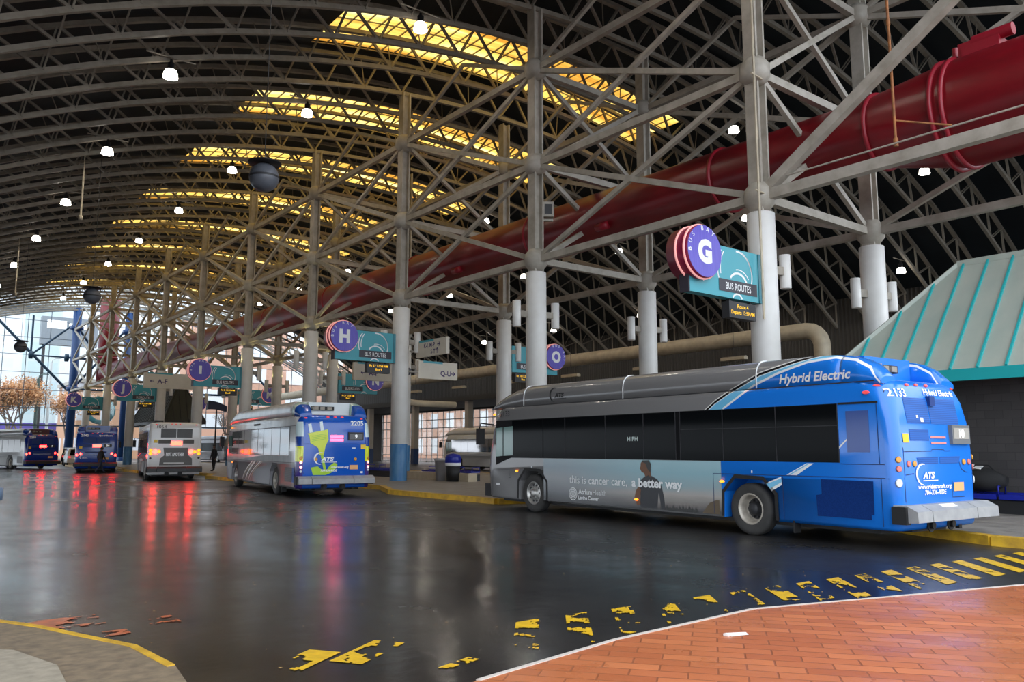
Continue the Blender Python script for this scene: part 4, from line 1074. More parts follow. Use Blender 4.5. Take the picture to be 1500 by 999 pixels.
    lenses(t, 'marker_lamp', white_l, S2, [(-11.5, 2.565)], .03); MB().rect(-11.6, .64, -11.42, .70, S2).build('label', white_l, t)
    MB().rect(-9.97, 1.13, -9.94, 1.18, S2).build('label', white_l, t); MB().rect(-2.9, 1.17, -2.87, 1.22, S2).build('label', white_l, t)
    m = MB(); m.text('HIPH', -6.3, 1.80, .10, SL(.013), sx=1.1); m.build('window_reflection', M('painted_reflection_glow', (.3, .36, .36), .5, emit=.25, emit_col=(.8, .95, .95)), t)  # faintly glowing letters stand in for a reflection in the side window
    # rear
    r, r2 = RE(.006), RE(.012)
    seams(t, r, [[(.12, 2.58), (.22, 1.62), (.22, .76)], [(.12, 2.58), (.18, 2.64), (2.40, 2.66)], [(.24, 1.58), (1.1, 1.59), (1.12, 1.62), (1.5, 1.62), (1.52, 1.59), (2.50, 1.60)], [(2.0, 1.4), (2.06, 1.28), (2.2, 1.22), (2.5, 1.22)], [(.5, 1.22), (.25, 1.20)], [(1.72, 1.07), (1.72, .80), (2.12, .80)], [(.0, 1.14), (.2, 1.14)]], .014)
    m = MB(); m.rect(.44, 2.05, 1.17, 2.49, r, cut=CUT); m.rect(1.20, 2.05, 2.13, 2.50, r, cut=CUT); m.rect(.47, 1.76, 1.07, 1.95, r, cut=CUT)
    m.poly([(.62, 1.48), (1.30, 1.49), (1.29, 1.375), (.66, 1.375)], r); m.poly([(1.36, 1.49), (2.04, 1.50), (1.97, 1.38), (1.35, 1.375)], r); m.build('louvre_grille', GRILLE_B, t)
    m = MB(); m.rect(.24, 1.73, .42, 1.88, r2, cut=CUT); m.build('yellow_sticker', M('yellow_sticker', (.9, .6, .04), .5), t)
    m = MB(); m.rect(.74, 2.14, .80, 2.19, r2); m.rect(.86, 2.08, .95, 2.15, r2); m.rect(1.40, 2.41, 1.44, 2.46, r2); m.build('sticker', white_l, t)
    for zz in (1.825, 1.725): m = MB(); m.rect(1.11, zz - .018, 1.61, zz + .018, r2); m.build('brake_light_bar', M('pale_red_bar', (.75, .25, .25), .35), t)
    X = .06
    m = MB(); m.box((X - .11, 1.3 - 2.36, 1.71), (X, 1.3 - 1.75, 2.04)); m.build('route_display', M('grey_display_case', (.16, .17, .18), .4), t)
    fx = frame((X - .114, 1.3, 0), (0, -1, 0), (0, 0, 1)); MB().rect(1.79, 1.80, 2.32, 1.99, fx).build('display_screen', M('display_screen', (.42, .40, .36), .2), t)
    fx2 = frame((X - .12, 1.3, 0), (0, -1, 0), (0, 0, 1)); MB().text('10', 2.055, 1.82, .15, fx2, align='CENTER', bold=.035).build('lettering', white_on, t)
    m = MB(); m.box((.02, 1.3 - 1.36, 2.36), (.14, 1.3 - 1.20, 2.53)); m.build('rear_camera', GRILL, t)
    m = MB(); m.text('2133', .12, 2.50, .135, r2, bold=.02, fit=.46); m.text('Hybrid Electric', 1.16, 2.555, .10, r2, bold=.03, shear=.2, fit=1.0); cats_logo(m, r2, .56, 1.04, .34)
    m.text('www.ridetransit.org', .60, .965, .07, r2, bold=.03, shear=.2, fit=1.08); m.text('704-336-RIDE', .80, .865, .075, r2, bold=.03, shear=.2, fit=.70); m.build('lettering', white_l, t)
    m = MB(); m.rect(1.76, .90, 2.10, 1.05, r2); m.build('licence_plate', plate_m, t)
    lenses(t, 'marker_lamp', red_off, r, [(.10, 2.68), (.74, 2.71), (1.05, 2.72), (1.37, 2.72), (2.25, 2.70)], .06, .028)
    lenses(t, 'tail_lamp', M('pink_lens', (.75, .20, .18), .25), r, [(.35, 1.38), (.10, 1.30), (2.33, 1.40), (2.50, 1.31)], .055); lenses(t, 'turn_lamp', amber_off, r, [(.53, 1.38), (.10, 1.45), (2.15, 1.40), (2.52, 1.48)], .055); lenses(t, 'reversing_lamp', M('clear_lens', (.75, .78, .8), .15), r, [(.09, 1.07), (2.51, 1.09)], .065, .075)
    m = MB(); m.rect(.95, .665, 1.42, .71, lambda u, v: Vector((-.125 - (.715 - v) * 2, 1.3 - u, v + .006))); m.build('bumper_sticker', white_l, t)
bus('brt', 'big blue and grey hybrid bus numbered 2133 parked beside the teal roofed kiosk', 14.45, 6.50, 3.3, P_HYB, P_HYB, dict(detail=det_hybrid, recess=P_HYB_FIN))

# ---- bus with the plug picture
def det_plug(t, SL, SRt, RE, CUT, neg):
    r, r2, r3 = RE(.006), RE(.011), RE(.016)
    U = lambda x: (x - 50) / 252; V = lambda y: 2.75 - (y - 210) / 281
    pl = lambda pts: [(U(a), V(b)) for a, b in pts]
    yel = M('printed_yellow_green', (.72, .80, .06), .3); yl2 = M('printed_lime', (.42, .66, .05), .3)
    m = MB(); m.poly(pl([(140, 290), (168, 280), (180, 365), (152, 372)]), r2); m.poly(pl([(243, 265), (268, 258), (278, 345), (250, 352)]), r2); m.build('printed_plug_prong', M('printed_pale_prong', (.75, .84, .88), .3), t)
    m = MB(); m.poly(pl([(135, 378), (312, 338), (318, 440), (292, 500), (278, 585), (240, 580), (228, 515), (160, 468), (150, 400)]), r2, cut=CUT); m.build('printed_plug', yel, t)
    m = MB()
    for i in range(4): m.stroke(pl([(172, 405 + 16 * i), (300, 378 + 16 * i)]), .02, r3)
    m.build('printed_plug_ridges', yl2, t)
    m = MB(); m.stroke(pl([(262, 580), (275, 640), (288, 700), (300, 772)]), .09, r2); m.poly(pl([(170, 700), (230, 690), (290, 745), (292, 772), (190, 772)]), r2); m.poly(pl([(300, 745), (330, 690), (372, 655), (402, 668), (398, 705), (350, 752), (306, 770)]), r2); m.build('printed_stem_and_leaves', yl2, t)
    m = MB(); m.text('2205', U(522), V(295), .16, r2, bold=.03, fit=.46); cats_logo(m, r3, U(195), V(670), .40); m.text('ridetransit.org', U(345), V(708), .075, r3, bold=.03, shear=.2); m.text('704-336-RIDE', U(255), V(740), .07, r3, bold=.03, shear=.2); m.rect(U(530), V(520), U(562), V(510), r2); m.rect(U(612), V(760), U(635), V(742), r2); m.build('lettering', white_l, t)
    m = MB(); m.box((-.04, 1.3 - U(632), V(440)), (.1, 1.3 - U(495), V(362))); m.build('route_display', dark, t)
    fx = frame((-.045, 1.3, 0), (0, -1, 0), (0, 0, 1)); MB().rect(U(505), V(432), U(622), V(378), fx).build('display_screen', M('grey_display', (.16, .16, .17), .3), t)
    fx = frame((-.05, 1.3, 0), (0, -1, 0), (0, 0, 1)); MB().text('9', U(563), V(422), .13, fx, align='CENTER', bold=.04).build('lettering', white_on, t)
    for i in (405, 440): m = MB(); m.rect(U(335), V(i + 12), U(450), V(i - 12), r2); m.build('brake_light_bar', M('lit_brake_bar', (.95, .2, .22), .3, emit=14, emit_col=(1, .02, .05)), t)
    m = MB(); m.rect(U(612), V(525), U(657), V(482), r2); m.build('yellow_sticker', M('yellow_sticker', (.9, .6, .04), .5), t)
    MB().rect(U(512), V(722), U(588), V(680), r2).build('licence_plate', plate_m, t)
    lenses(t, 'tail_lamp', M('lit_tail_lens', (.9, .3, .3), .3, emit=2.5, emit_col=(1, .35, .35)), r, [(U(x), V(y)) for x in (85, 684) for y in (652, 698)], .05); lenses(t, 'turn_lamp', amber_off, r, [(U(x), V(612)) for x in (85, 684)] + [(U(213), V(624)), (U(563), V(624))], .06); lenses(t, 'reversing_lamp', M('clear_lens', (.75, .78, .8), .15), r, [(U(85), V(738)), (U(684), V(728))], .045)
    lenses(t, 'marker_lamp', red_off, r, [(.30, 2.68), (1.07, 2.72), (1.33, 2.72), (1.58, 2.72), (2.28, 2.68)], .06, .028)
    seams(t, r, [[(.25, 2.66), (2.38, 2.66)], [(.24, 1.80), (2.42, 1.80)], [(.24, .8), (.24, 2.66)], [(2.42, .8), (2.42, 2.66)]], .014)
    s = SL(.006); seams(t, s, [[(-11.75, 2.76), (-.3, 2.76)], [(-11.7, 2.42), (-.3, 2.42)], [(-11.7, 1.16), (-.3, 1.16)]], .018, dark)
    m = MB()
    for i, (a, b, w, c) in enumerate(((6.6, 8.3, .06, 0), (6.3, 8.1, .03, 1), (6.1, 7.7, .10, 0), (5.6, 7.5, .025, 1), (5.2, 7.2, .05, 0), (4.9, 6.9, .03, 1))):
        P = [(-(b - (b - a) * (k / 10) ** 1.6), .4 + .75 * k / 10) for k in range(11)]
        m.stroke(P, w, s, c)
    m.build('side_wrap_streaks', [M('printed_pale_streak', (.72, .70, .66), .3), M('printed_tan_streak', (.45, .36, .18), .3)], t)
    MB().rect(-1.5, .5, -.6, 1.0, s).build('side_grille', GRILLE_D, t); MB().rect(-.55, .5, -.3, 1.0, s).build('side_grille', GRILLE_B, t)
    m = MB(); m.rect(-6.6, 2.56, -5.5, 2.63, s); m.build('side_vent', black, t)
    lenses(t, 'marker_lamp', amber_on, SL(.01), [(-10.9, 2.58), (-10.6, 1.05)], .06, .028)
GL_B = M('bright_mirror_bus_window', (.30, .29, .29), .05, metal=.85)
bus('brt', 'white bus with a yellow plug picture on its blue back, numbered 2205', 12.75, 25.95, 8.4, P_PLUG, P_PLUGF, dict(detail=det_plug, glass=GL_B, bandm=M('grey_window_frame', (.16, .16, .17), .3), recess=M('pale_recess', (.7, .75, .78), .4), sash=(), divs=(1.02, 2.3, 3.56, 4.83, 5.79, 7.05, 8.3, 9.45, 10.85)))

# ---- older white bus
def det_old(t, SL, SRt, RE, CUT, neg):
    r, r2 = RE(.006), RE(.011); U = lambda x: (x - 205) / 246; V = lambda y: 3.0 - (y - 172) / 229
    B = lambda x0, y0, x1, y1, fr=r: MB().rect(U(x0), V(y1), U(x1), V(y0), fr, cut=CUT)
    m = MB(); m.rect(U(348), V(350), U(532), V(242), r, cut=CUT); m.rect(U(542), V(350), U(726), V(242), r, cut=CUT); m.build('louvre_grille', GRILLE_D, t)
    m = MB(); m.rect(U(322), V(422), U(470), V(375), r); m.rect(U(618), V(422), U(750), V(372), r); m.build('vent_panel', M('brown_vent', (.08, .07, .06), .5), t)
    B(475, 395, 605, 440, r2).build('brake_light_bar', M('lit_brake_panel', (1, .35, .2), .3, emit=14, emit_col=(1, .03, .015)), t)
    B(270, 375, 312, 412, r2).build('yellow_sticker', M('yellow_sticker', (.9, .6, .04), .5), t)
    MB().poly([(U(a), V(b)) for a, b in ((385, 470), (680, 470), (690, 560), (735, 600), (740, 680), (345, 680), (350, 600), (400, 560))], r).build('advert_panel', M('dark_advert', (.10, .09, .085), .4), t)
    m = MB(); m.text('NOT ANOTHER', U(420), V(568), .17, r2, bold=.04, fit=.88); m.build('advert_lettering', white_l, t)
    m = MB(); m.text('1064', U(298), V(238), .16, r2, fit=.46); m.build('lettering', black_l, t)
    m = MB(); m.rect(U(395), V(662), U(640), V(645), r2); m.rect(U(770), V(620), U(790), V(605), r2); m.build('trim_strip', M('pale_strip', (.6, .58, .56), .4), t)
    lenses(t, 'brake_lamp', red_on, r, [(U(290), V(518)), (U(718), V(518))], .13); lenses(t, 'turn_lamp', amber_on, r, [(U(335), V(515)), (U(765), V(518)), (U(237), V(500)), (U(237), V(540)), (U(815), V(500)), (U(815), V(540))], .085)
    lenses(t, 'marker_lamp', red_off, r, [(.35, 2.90), (1.1, 2.93), (1.3, 2.93), (1.5, 2.93), (2.3, 2.90)], .05, .025); lenses(t, 'reversing_lamp', dark, r, [(U(237), V(596)), (U(815), V(592))], .06)
    m = MB(); m.box((1.2, .55, 3.0), (2.0, 1.0, 3.16)); m.tube((.8, -.7, 3.0), (.8, -.7, 3.22), .05, 8); m.build('roof_vent', black, t)
    lenses(t, 'side_lamp', red_on, SL(.01), [(-.5, 1.25)], .08)
    MB().rect(-1.5, .5, -.5, 1.0, SL(.006)).build('side_grille', GRILLE_D, t)
bus('old', 'older white bus numbered 1064 with orange and red lit tail lamps', 12.85, 44.8, 11.5, P_OLD, P_OLD, dict(detail=det_old, win=(2.55, 1.4), bumper=M('dark_bumper', (.03, .03, .032), .5), sash=()))

# ---- navy buses further on
def det_navy(num, he, route):
    def f(t, SL, SRt, RE, CUT, neg):
        r, r2 = RE(.006), RE(.011); U = lambda x: (x - 905) / 165; V = lambda y: 2.76 - (y - 245) / 164
        m = MB(); m.rect(.45, 2.05, 1.25, 2.45, r, cut=CUT); m.rect(1.3, 2.05, 2.1, 2.45, r, cut=CUT); m.rect(.4, 1.76, 1.0, 1.95, r); m.rect(.6, 1.36, 1.95, 1.46, r); m.build('louvre_grille', GRILL, t)
        m = MB(); m.text(num, .3, 2.50, .16, r2, bold=.04)
        if he: m.text('Hybrid Electric', 1.4, 2.52, .10, r2, bold=.03, shear=.2); cats_logo(m, r2, .3, .95, .25)
        m.rect(.6, 1.22, 1.9, 1.24, r2); m.build('lettering', white_l, t)
        m = MB(); m.box((-.02, 1.3 - 2.25, 1.76), (.1, 1.3 - 1.75, 1.98)); m.build('route_display', dark, t)
        fx = frame((-.03, 1.3, 0), (0, -1, 0), (0, 0, 1)); MB().text(route, 2.0, 1.80, .13, fx, align='CENTER', bold=.05).build('lettering', white_on, t)
        for v in (1.80, 1.90): MB().rect(1.05, v - .04, 1.6, v + .04, r2).build('brake_light_bar', red_on, t)
        lenses(t, 'brake_lamp', red_on, r, [(.12, 1.22), (.34, 1.30), (2.28, 1.30), (2.50, 1.20)], .075)
        lenses(t, 'marker_lamp', red_off, r, [(.3, 2.68), (1.0, 2.72), (1.3, 2.72), (1.6, 2.72), (2.3, 2.68)], .05, .025)
        MB().rect(.22, 1.66, .42, 1.82, r2).build('yellow_sticker', M('yellow_sticker', (.9, .6, .04), .5), t); MB().rect(1.75, .9, 2.1, 1.05, r2).build('licence_plate', plate_m, t)
        MB().rect(-1.5, .5, -.5, 1.05, SL(.006)).build('side_grille', GRILLE_D, t)
        seams(t, SL(.006), [[(-11.75, 2.76), (-.3, 2.76)], [(-11.7, 1.16), (-.3, 1.16)]], .018, dark)
    return f
DB = M('dark_bumper', (.03, .03, .032), .5)
bus('brt', 'navy blue hybrid bus numbered 2142 with a person walking behind it', 12.7, 62.6, 12.5, P_NAVY, P_NAVYF, dict(detail=det_navy('2142', True, '34'), hood=P_NAVY, bumper=DB))
GL_W = M('perforated_window_wrap', (.42, .41, .40), .2)
bus('brt', 'white sided bus with a navy back, turning at the far left', 11.5, 76.4, -13, P_WHITE, P_NAVYF, dict(detail=det_navy('2210', False, '7'), hood=P_WHITE, glass=GL_W, bandm=P_WHITEF, bumper=DB, sash=(), recess=M('dark_red_recess', (.1, .03, .04), .5)))
def det_plain(t, SL, SRt, RE, CUT, neg):
    r = RE(.006); lenses(t, 'tail_lamp', amber_on, r, [(.12, 1.22), (2.48, 1.22)], .09); lenses(t, 'brake_lamp', red_on, r, [(.3, 1.35), (2.3, 1.35)], .06)
    m = MB(); m.rect(.5, 1.9, 2.1, 2.5, r, cut=CUT); m.build('rear_window', glass_blk, t); MB().rect(.9, 1.65, 1.7, 1.75, r).build('brake_light_bar', amber_on, t)
    seams(t, SL(.006), [[(-11.75, 2.76), (-.3, 2.76)]], .018, dark)
def det_front(t, SL, SRt, RE, CUT, neg):
    det_plain(t, SL, SRt, RE, CUT, neg); fx = frame((11.915, 0, 0), (0, 1, 0), (0, 0, 1)); MB().text('8 HOLBROOK', 0, 2.51, .16, fx, align='CENTER', bold=.05).build('led_text', led_txt, t)
bus('brt', 'white bus on the far driveway seen between the trash bins and the blue bus', 38.6, 44.2, 0, P_WHITEF, P_WHITEF, dict(detail=det_plain, glass=GL_B, bandm=M('grey_window_frame', (.16, .16, .17), .3), sash=()))
bus('brt', 'white bus on the far driveway behind the bus with the plug picture', 41.0, 82.0, 0, P_OLD, P_WHITEF, dict(detail=det_plain, hood=P_WHITEF, bumper=DB))
bus('brt', 'dark bus facing the camera with an amber headsign at the far end', 35.4, 112.5, 178, P_NAVY, P_NAVYF, dict(detail=det_front, hood=P_NAVY, lamps=1))

# ------------------------------------------------------------------ cars
def car(lab, loc, rot, mt, h=1.75):
    t = thing('parked_car', lab, 'car', loc, rot, 'cars at the far end')
    prof = [(-2.3, .35), (-2.35, .75), (-2.25, 1.0), (-1.95, h - .12), (-1.6, h), (.3, h), (1.0, 1.08), (2.1, .95), (2.35, .75), (2.3, .35)]
    rings = []
    for y, k in ((-.92, .94), (-.9, 1.), (-.75, 1.), (.75, 1.), (.9, 1.), (.92, .94)):
        rings.append([(x * (1 if abs(y) < .91 else .97), y * (1 - .16 * max(0, (z - .95) / (h - .95))), z) for x, z in prof])
    MB().loft(rings, 0, True, False).build('car_body', mt, t)
    m = MB()
    for s in (-1, 1):
        Y = lambda z: s * (.925 - .15 * max(0, (z - .95) / (h - .95)))
        m.add([(-1.9, Y(1.05), 1.05), (.85, Y(1.05), 1.05), (.25, Y(h - .12), h - .12), (-1.65, Y(h - .12), h - .12)], [(0, 1, 2, 3) if s < 0 else (3, 2, 1, 0)])
    m.add([(-2.27, -.7, 1.05), (-2.27, .7, 1.05), (-2.02, .62, h - .15), (-2.02, -.62, h - .15)], [(0, 3, 2, 1)]); m.add([(1.02, -.75, 1.1), (1.02, .75, 1.1), (.36, .66, h - .08), (.36, -.66, h - .08)], [(0, 1, 2, 3)])
    m.build('windows', glass_blk, t)
    for x in (-1.45, 1.45):
        for s in (-1, 1): m = MB(); m.lathe((x, s * .84, .34), [(0, -.1), (.30, -.1), (.34, -.06), (.34, .06), (.30, .1), (0, .1)], 'y', 20); m.build('wheel', tyre_m, t)
    for s in (-1, 1): MB().box((-2.38, s * .72 - .1, .78), (-2.3, s * .72 + .1, .98)).build('tail_lamp', red_off, t)
car('dark sport utility car between the two far left buses', (17.6, 96.5, 0), R_(70), M('dark_car_paint', (.02, .022, .025), .25), 1.8)
car('white car just left of the navy bus, far away', (16.2, 88.5, 0), R_(84), P_WHITEF, 1.75)

# ------------------------------------------------------------------ trash bins
t = thing('trash_can', 'grey ribbed trash can with rubbish showing at its lip', 'bin', (21.55, 32.6, .15), 0, 'trash bins behind the H sign column')
MB().lathe((0, 0, 0), [(0, 0), (.27, 0), (.33, .95), (.35, .96), (.35, 1.0), (.31, 1.0), (.30, .9), (0, .88)], 'z', 24).build('bin_body', noisy('grey_plastic', (.36, .34, .35), (.28, .27, .28), 2, .6), t)
MB().lathe((0, 0, 0), [(.31, .93), (.36, .94), (.37, 1.03), (.30, 1.05), (.29, .95)], 'z', 24).build('bin_liner', M('pale_bin_bag', (.6, .58, .6), .4), t)
t = thing('trash_can', 'dark trash can with a blue domed lid and white liner', 'bin', (21.45, 31.5, .15), 0, 'trash bins behind the H sign column')
MB().lathe((0, 0, 0), [(0, 0), (.30, 0), (.34, .75), (0, .75)], 'z', 24).build('bin_body', black, t)
MB().lathe((0, 0, 0), [(.34, .70), (.37, .72), (.37, .84), (.34, .85)], 'z', 24).build('bin_liner', white_l, t)
MB().lathe((0, 0, 0), [(.36, .84), (.38, .86), (.37, 1.1), (.3, 1.22), (0, 1.28)], 'z', 24).build('bin_lid', blue_seat, t)
t = thing('trash_can', 'blue grey tapered bin cut by the left picture edge', 'bin', (.93, 11.0, 0))
MB().lathe((0, 0, 0), [(0, 0), (.25, 0), (.31, 1.06), (0, 1.06)], 'z', 28).build('bin_body', M('blue_grey_plastic', (.12, .17, .26), .5), t)
MB().lathe((0, 0, 0), [(.31, 1.04), (.36, 1.05), (.36, 1.18), (.28, 1.20), (.27, 1.1)], 'z', 28).build('bin_rim', M('blue_grey_plastic', (.12, .17, .26), .5), t)

# ------------------------------------------------------------------ litter on the street
tag(MB().add([(6.02, 4.55, .014), (6.2, 4.50, .014), (6.24, 4.56, .02), (6.06, 4.61, .03)], [(0, 1, 2, 3)]).box((6.0, 4.57, .013), (6.05, 4.62, .03)).build('paper_scrap', M('white_paper', (.85, .85, .83), .7)), 'white paper scrap lying on the brick crossing', 'litter')
lm = M('fallen_leaf', (.5, .30, .10), .7); m = MB()
for i in range(220):
    x, y = rnd.uniform(1, 13), rnd.uniform(5.8, 22); s = rnd.uniform(.008, .02); a = rnd.uniform(0, 6.3)
    m.add([(x + s * math.cos(a + k * 1.57) * (1 if k % 2 else .6), y + s * math.sin(a + k * 1.57) * (1 if k % 2 else .6), .006 + .004 * (k % 2)) for k in range(4)], [(0, 1, 2, 3)])
put('litter_specks', m.mesh('litter_specks', lm), label='tiny leaf and litter specks scattered over the wet asphalt', cat='litter', kind='stuff')
# ------------------------------------------------------------------ end wall, right wall
end_steel = M('grey_blue_window_steel', (.10, .13, .16), .5)
pieces = 60
ex = [-5 + 60 * i / pieces for i in range(pieces + 1)]
m = MB()
for a, b in zip(ex, ex[1:]): m.add([(a, Y_END, 4.6), (b, Y_END, 4.6), (b, Y_END, vz(b, 1.6)), (a, Y_END, vz(a, 1.6))], [(0, 1, 2, 3)])
wo = put('window_1', m.mesh('window_1', pane_m), label='tall glass end wall closing the far end of the terminal', cat='window', kind='structure')
m = MB()
x = -5.0
while x <= 55.01: m.bar((x, Y_END, 4.6), (x, Y_END, vz(x, 1.6)), .07, .12); x += 2.5
for z in (4.6, 6.8, 9.0, 11.2, 13.4, 15.6, 17.8):
    dx = math.sqrt(max(0, (VR + 1.5) ** 2 - (z - VZ) ** 2)); m.bar((max(-5, VX - dx), Y_END, z), (min(55, VX + dx), Y_END, z), .10 if z == 4.6 else .06, .22 if z == 4.6 else .06)
m.build('window_frame', end_steel, wo)
m = MB()
for k in range(6):
    d = .1 + .29 * k
    for a, b in zip(ex, ex[1:]): m.bar((a, Y_END - .1, vz(a, d)), (b, Y_END - .1, vz(b, d)), .12, .12)
m.build('arched_louvres', end_steel, wo)
t = thing('wind_brace', 'dark blue diagonal brace in front of the glass end wall, left of the blue column', 'bracing', (0, Y_END - .8, 0))
nb = M('dark_blue_steel', (.02, .06, .11), .5)
MB().tube((11.5, 0, 17.6), (19.6, 0, 9.2), .17, 8).build('diagonal', nb, t); MB().tube((15.4, 0, 13.3), (20.0, 0, 17.6), .13, 8).build('diagonal', nb, t); MB().tube((15.4, 0, 13.3), (15.4, 0, 18.3), .12, 8).build('post', nb, t); MB().tube((15.4, 0, 13.3), (20, 0, 13.2), .1, 8).build('tie', nb, t)
for p in ((15.4, 13.3), (19.4, 13.2)): MB().lathe((p[0], 0, p[1]), [(0, -.3), (.5, -.2), (.5, .2), (0, .3)], 'x', 14).build('node_plate', nb, t)
t = thing('wind_brace', 'dark blue brace frame in front of the glass end wall between the blue columns', 'bracing', (0, Y_END - .8, 0))
for a, b in (((20.2, 0, 17.6), (23.3, 0, 13.2)), ((26.3, 0, 17.6), (23.3, 0, 13.2)), ((20.2, 0, 9.2), (23.3, 0, 13.2)), ((26.3, 0, 9.2), (23.3, 0, 13.2)), ((20.2, 0, 13.2), (26.3, 0, 13.2)), ((20.2, 0, 9.2), (26.3, 0, 9.2))): MB().tube(a, b, .15, 8).build('diagonal', nb, t)
t = thing('wind_brace', 'dark blue brace frame in front of the glass end wall, right of the blue columns', 'bracing', (0, Y_END - .8, 0))
for a, b in (((26.6, 0, 17.6), (33, 0, 9.2)), ((33, 0, 17.6), (26.6, 0, 9.2)), ((33, 0, 17.6), (40, 0, 9.2)), ((40, 0, 17), (33, 0, 9.2)), ((26.6, 0, 9.2), (48, 0, 9.2)), ((40, 0, 17), (47, 0, 9.2))): MB().tube(a, b, .15, 8).build('diagonal', nb, t)
def corrugated():
    mt = M('brown_corrugated_metal', (.042, .038, .034), .6); n = N(mt); y = n.xyz(n.obj())[1]
    sn = n.math('SINE', n.math('MULTIPLY', y, 21.)); n.bump(sn, .8, .03)
    n.link(n.mix(n.math('GREATER_THAN', sn, .75), (.042, .038, .034), (.022, .020, .018)), n.b.inputs['Base Color']); return mt
m = MB(); m.box((55.0, 1.5, 7.0), (55.3, Y_END, vz(55, 1.95)))
struct('wall_right', m, corrugated(), 'brown corrugated metal wall under the right eave of the roof', 'wall')
tanw = noisy('dark_tan_wall', (.07, .055, .045), (.05, .04, .033), .6, .7)
m = MB(); m.box((55.0, 1.5, 0), (55.3, 68, 7.0)); m.box((55.0, 98, 0), (55.3, 110, 7.0)); m.box((55, 68, 6.2), (55.3, 98, 7.0)); struct('wall_right', m, tanw, 'dark tan lower wall along the far right side', 'wall')
m = MB(); m.add([(55.1, 68, .9), (55.1, 98, .9), (55.1, 98, 6.2), (55.1, 68, 6.2)], [(3, 2, 1, 0)])
wo = put('window_2', m.mesh('window_2', pane_m), label='gridded glass wall on the far right side behind the white bus', cat='window', kind='structure'); m = MB()
for i in range(25): m.bar((55.05, 68 + 1.25 * i, 0), (55.05, 68 + 1.25 * i, 6.2), .08, .08)
for z in (.1, .9, 2.0, 3.1, 4.2, 5.2, 6.2): m.bar((55.05, 68, z), (55.05, 98, z), .08, .09)
m.build('window_frame', M('pale_window_frame', (.45, .44, .42), .5), wo)
m = MB(); m.box((46.5, 20, 6.4), (55, Y_END - 1, 6.9)); struct('slab', m, M('dark_soffit', (.05, .045, .04), .7), 'dark soffit slab below the cream pipe on the right side', 'soffit')
tan_col = noisy('tan_column_paint', (.52, .45, .36), (.45, .39, .31), 1.0, .5)
for i in range(9):
    y = 26 + 10.15 * i; t = thing('side_column', 'tan square column of the far right side, %s from the front' % ORD[i], 'column', (47.2, y, 0), 0, 'tan columns along the right side')
    MB().box((-.3, -.3, 0), (.3, .3, 6.4)).build('shaft', tan_col, t); MB().box((-.32, -.32, 0), (.32, .32, 1.7)).build('painted_base', M('dark_blue_base', (.02, .05, .14), .5), t)

# ------------------------------------------------------------------ beyond the glass
def facade(name, base, win, sx, sz, fx, fz, frame_c=None):
    mt = M(name, base, .7); n = N(mt); o = n.xyz(n.obj())
    h = n.math('ADD', o[0], o[1])
    a = n.math('FRACT', n.math('DIVIDE', h, sx)); b = n.math('FRACT', n.math('DIVIDE', o[2], sz))
    w = n.math('MULTIPLY', band(n, a, (1 - fx) / 2, (1 + fx) / 2), band(n, b, (1 - fz) / 2, (1 + fz) / 2))
    bb = n.mix(n.noise(.6, 5), base, tuple(c * .75 for c in base))
    n.link(n.mix(w, bb, win), n.b.inputs['Base Color']); return mt
def building(lab, a, b, mt, cap=None):
    t = thing('building', lab, 'building', ((a[0] + b[0]) / 2, a[1], 0)); c = Vector(((a[0] + b[0]) / 2, a[1], 0)); a, b = Vector(a) - c, Vector(b) - c
    MB().box(a, b).build('facade', mt, t)
    MB().box((a.x - .3, a.y - .3, b.z), (b.x + .3, b.y + .3, b.z + .6)).build('parapet', cap or brace_m, t); return t
building('pale glass tower filling the view beyond the end wall', (-30, 225, 0), (95, 250, 90), facade('pale_tower', (.84, .87, .89), (.72, .79, .83), 5.5, 4.0, .75, .55))
t = building('pale blue glass stair tower in front of the pale tower', (24.5, 190, 0), (30.5, 196, 34), facade('stair_tower', (.66, .75, .76), (.52, .64, .67), 3.0, 4.0, .8, .7))
building('orange brick building beyond the end wall, behind the J sign', (27.5, 152, 0), (41, 170, 12.8), facade('orange_brick', (.62, .36, .22), (.60, .62, .66), 4.5, 5.0, .4, .42))
building('orange brick building with white window bays beyond the end wall', (44, 150, 0), (110, 172, 25), facade('salmon_brick', (.66, .38, .27), (.78, .80, .82), 8, 4.4, .5, .62))
building('brick building outside the right glass wall', (80, 40, 0), (92, 135, 20), facade('red_brick', (.60, .36, .26), (.72, .72, .72), 5, 4.4, .45, .6))
t = thing('screen_box', 'grey box with bright panels hung high outside the glass end wall', 'screen', (25.3, 150, 0))
MB().box((-4.2, 0, 18.6), (4.2, 1.5, 23.2)).build('case', M('grey_blue_panel', (.22, .25, .28), .5), t)
m = MB(); m.box((-3.8, .5, 0), (-3.4, .9, 18.6)); m.box((3.4, .5, 0), (3.8, .9, 18.6)); m.build('post', dark, t)
m = MB(); m.box((-3.4, -.05, 21.3), (-.6, 0, 22.6)); m.box((-.2, -.05, 21.5), (2.4, 0, 22.4)); m.build('lit_panel', M('lit_white_panel', (1, 1, 1), .5, emit=1.4), t)
t = thing('street_canopy', 'violet blue banner canopy under the orange trees', 'canopy', (24, 172, 0)); MB().box((-5.5, 0, 3.4), (6.5, 2.5, 6.4)).build('banner', M('violet_banner', (.10, .08, .35), .5), t); m = MB()
for xx in (-5, 0, 6): m.box((xx, .3, 0), (xx + .2, .5, 3.4))
m.build('post', dark, t)
t = thing('ring_sign', 'teal round ring sign on a post behind the K sign', 'sign', (28.6, 140, 0)); MB().lathe((0, 0, 7.6), [(1.45, -.15), (2.15, -.15), (2.15, .15), (1.45, .15), (1.45, -.15)], 'y', 40).build('ring', M('dark_teal_ring', (.05, .16, .17), .4), t); MB().tube((0, 0, 0), (0, 0, 5.5), .12, 8).build('post', dark, t)
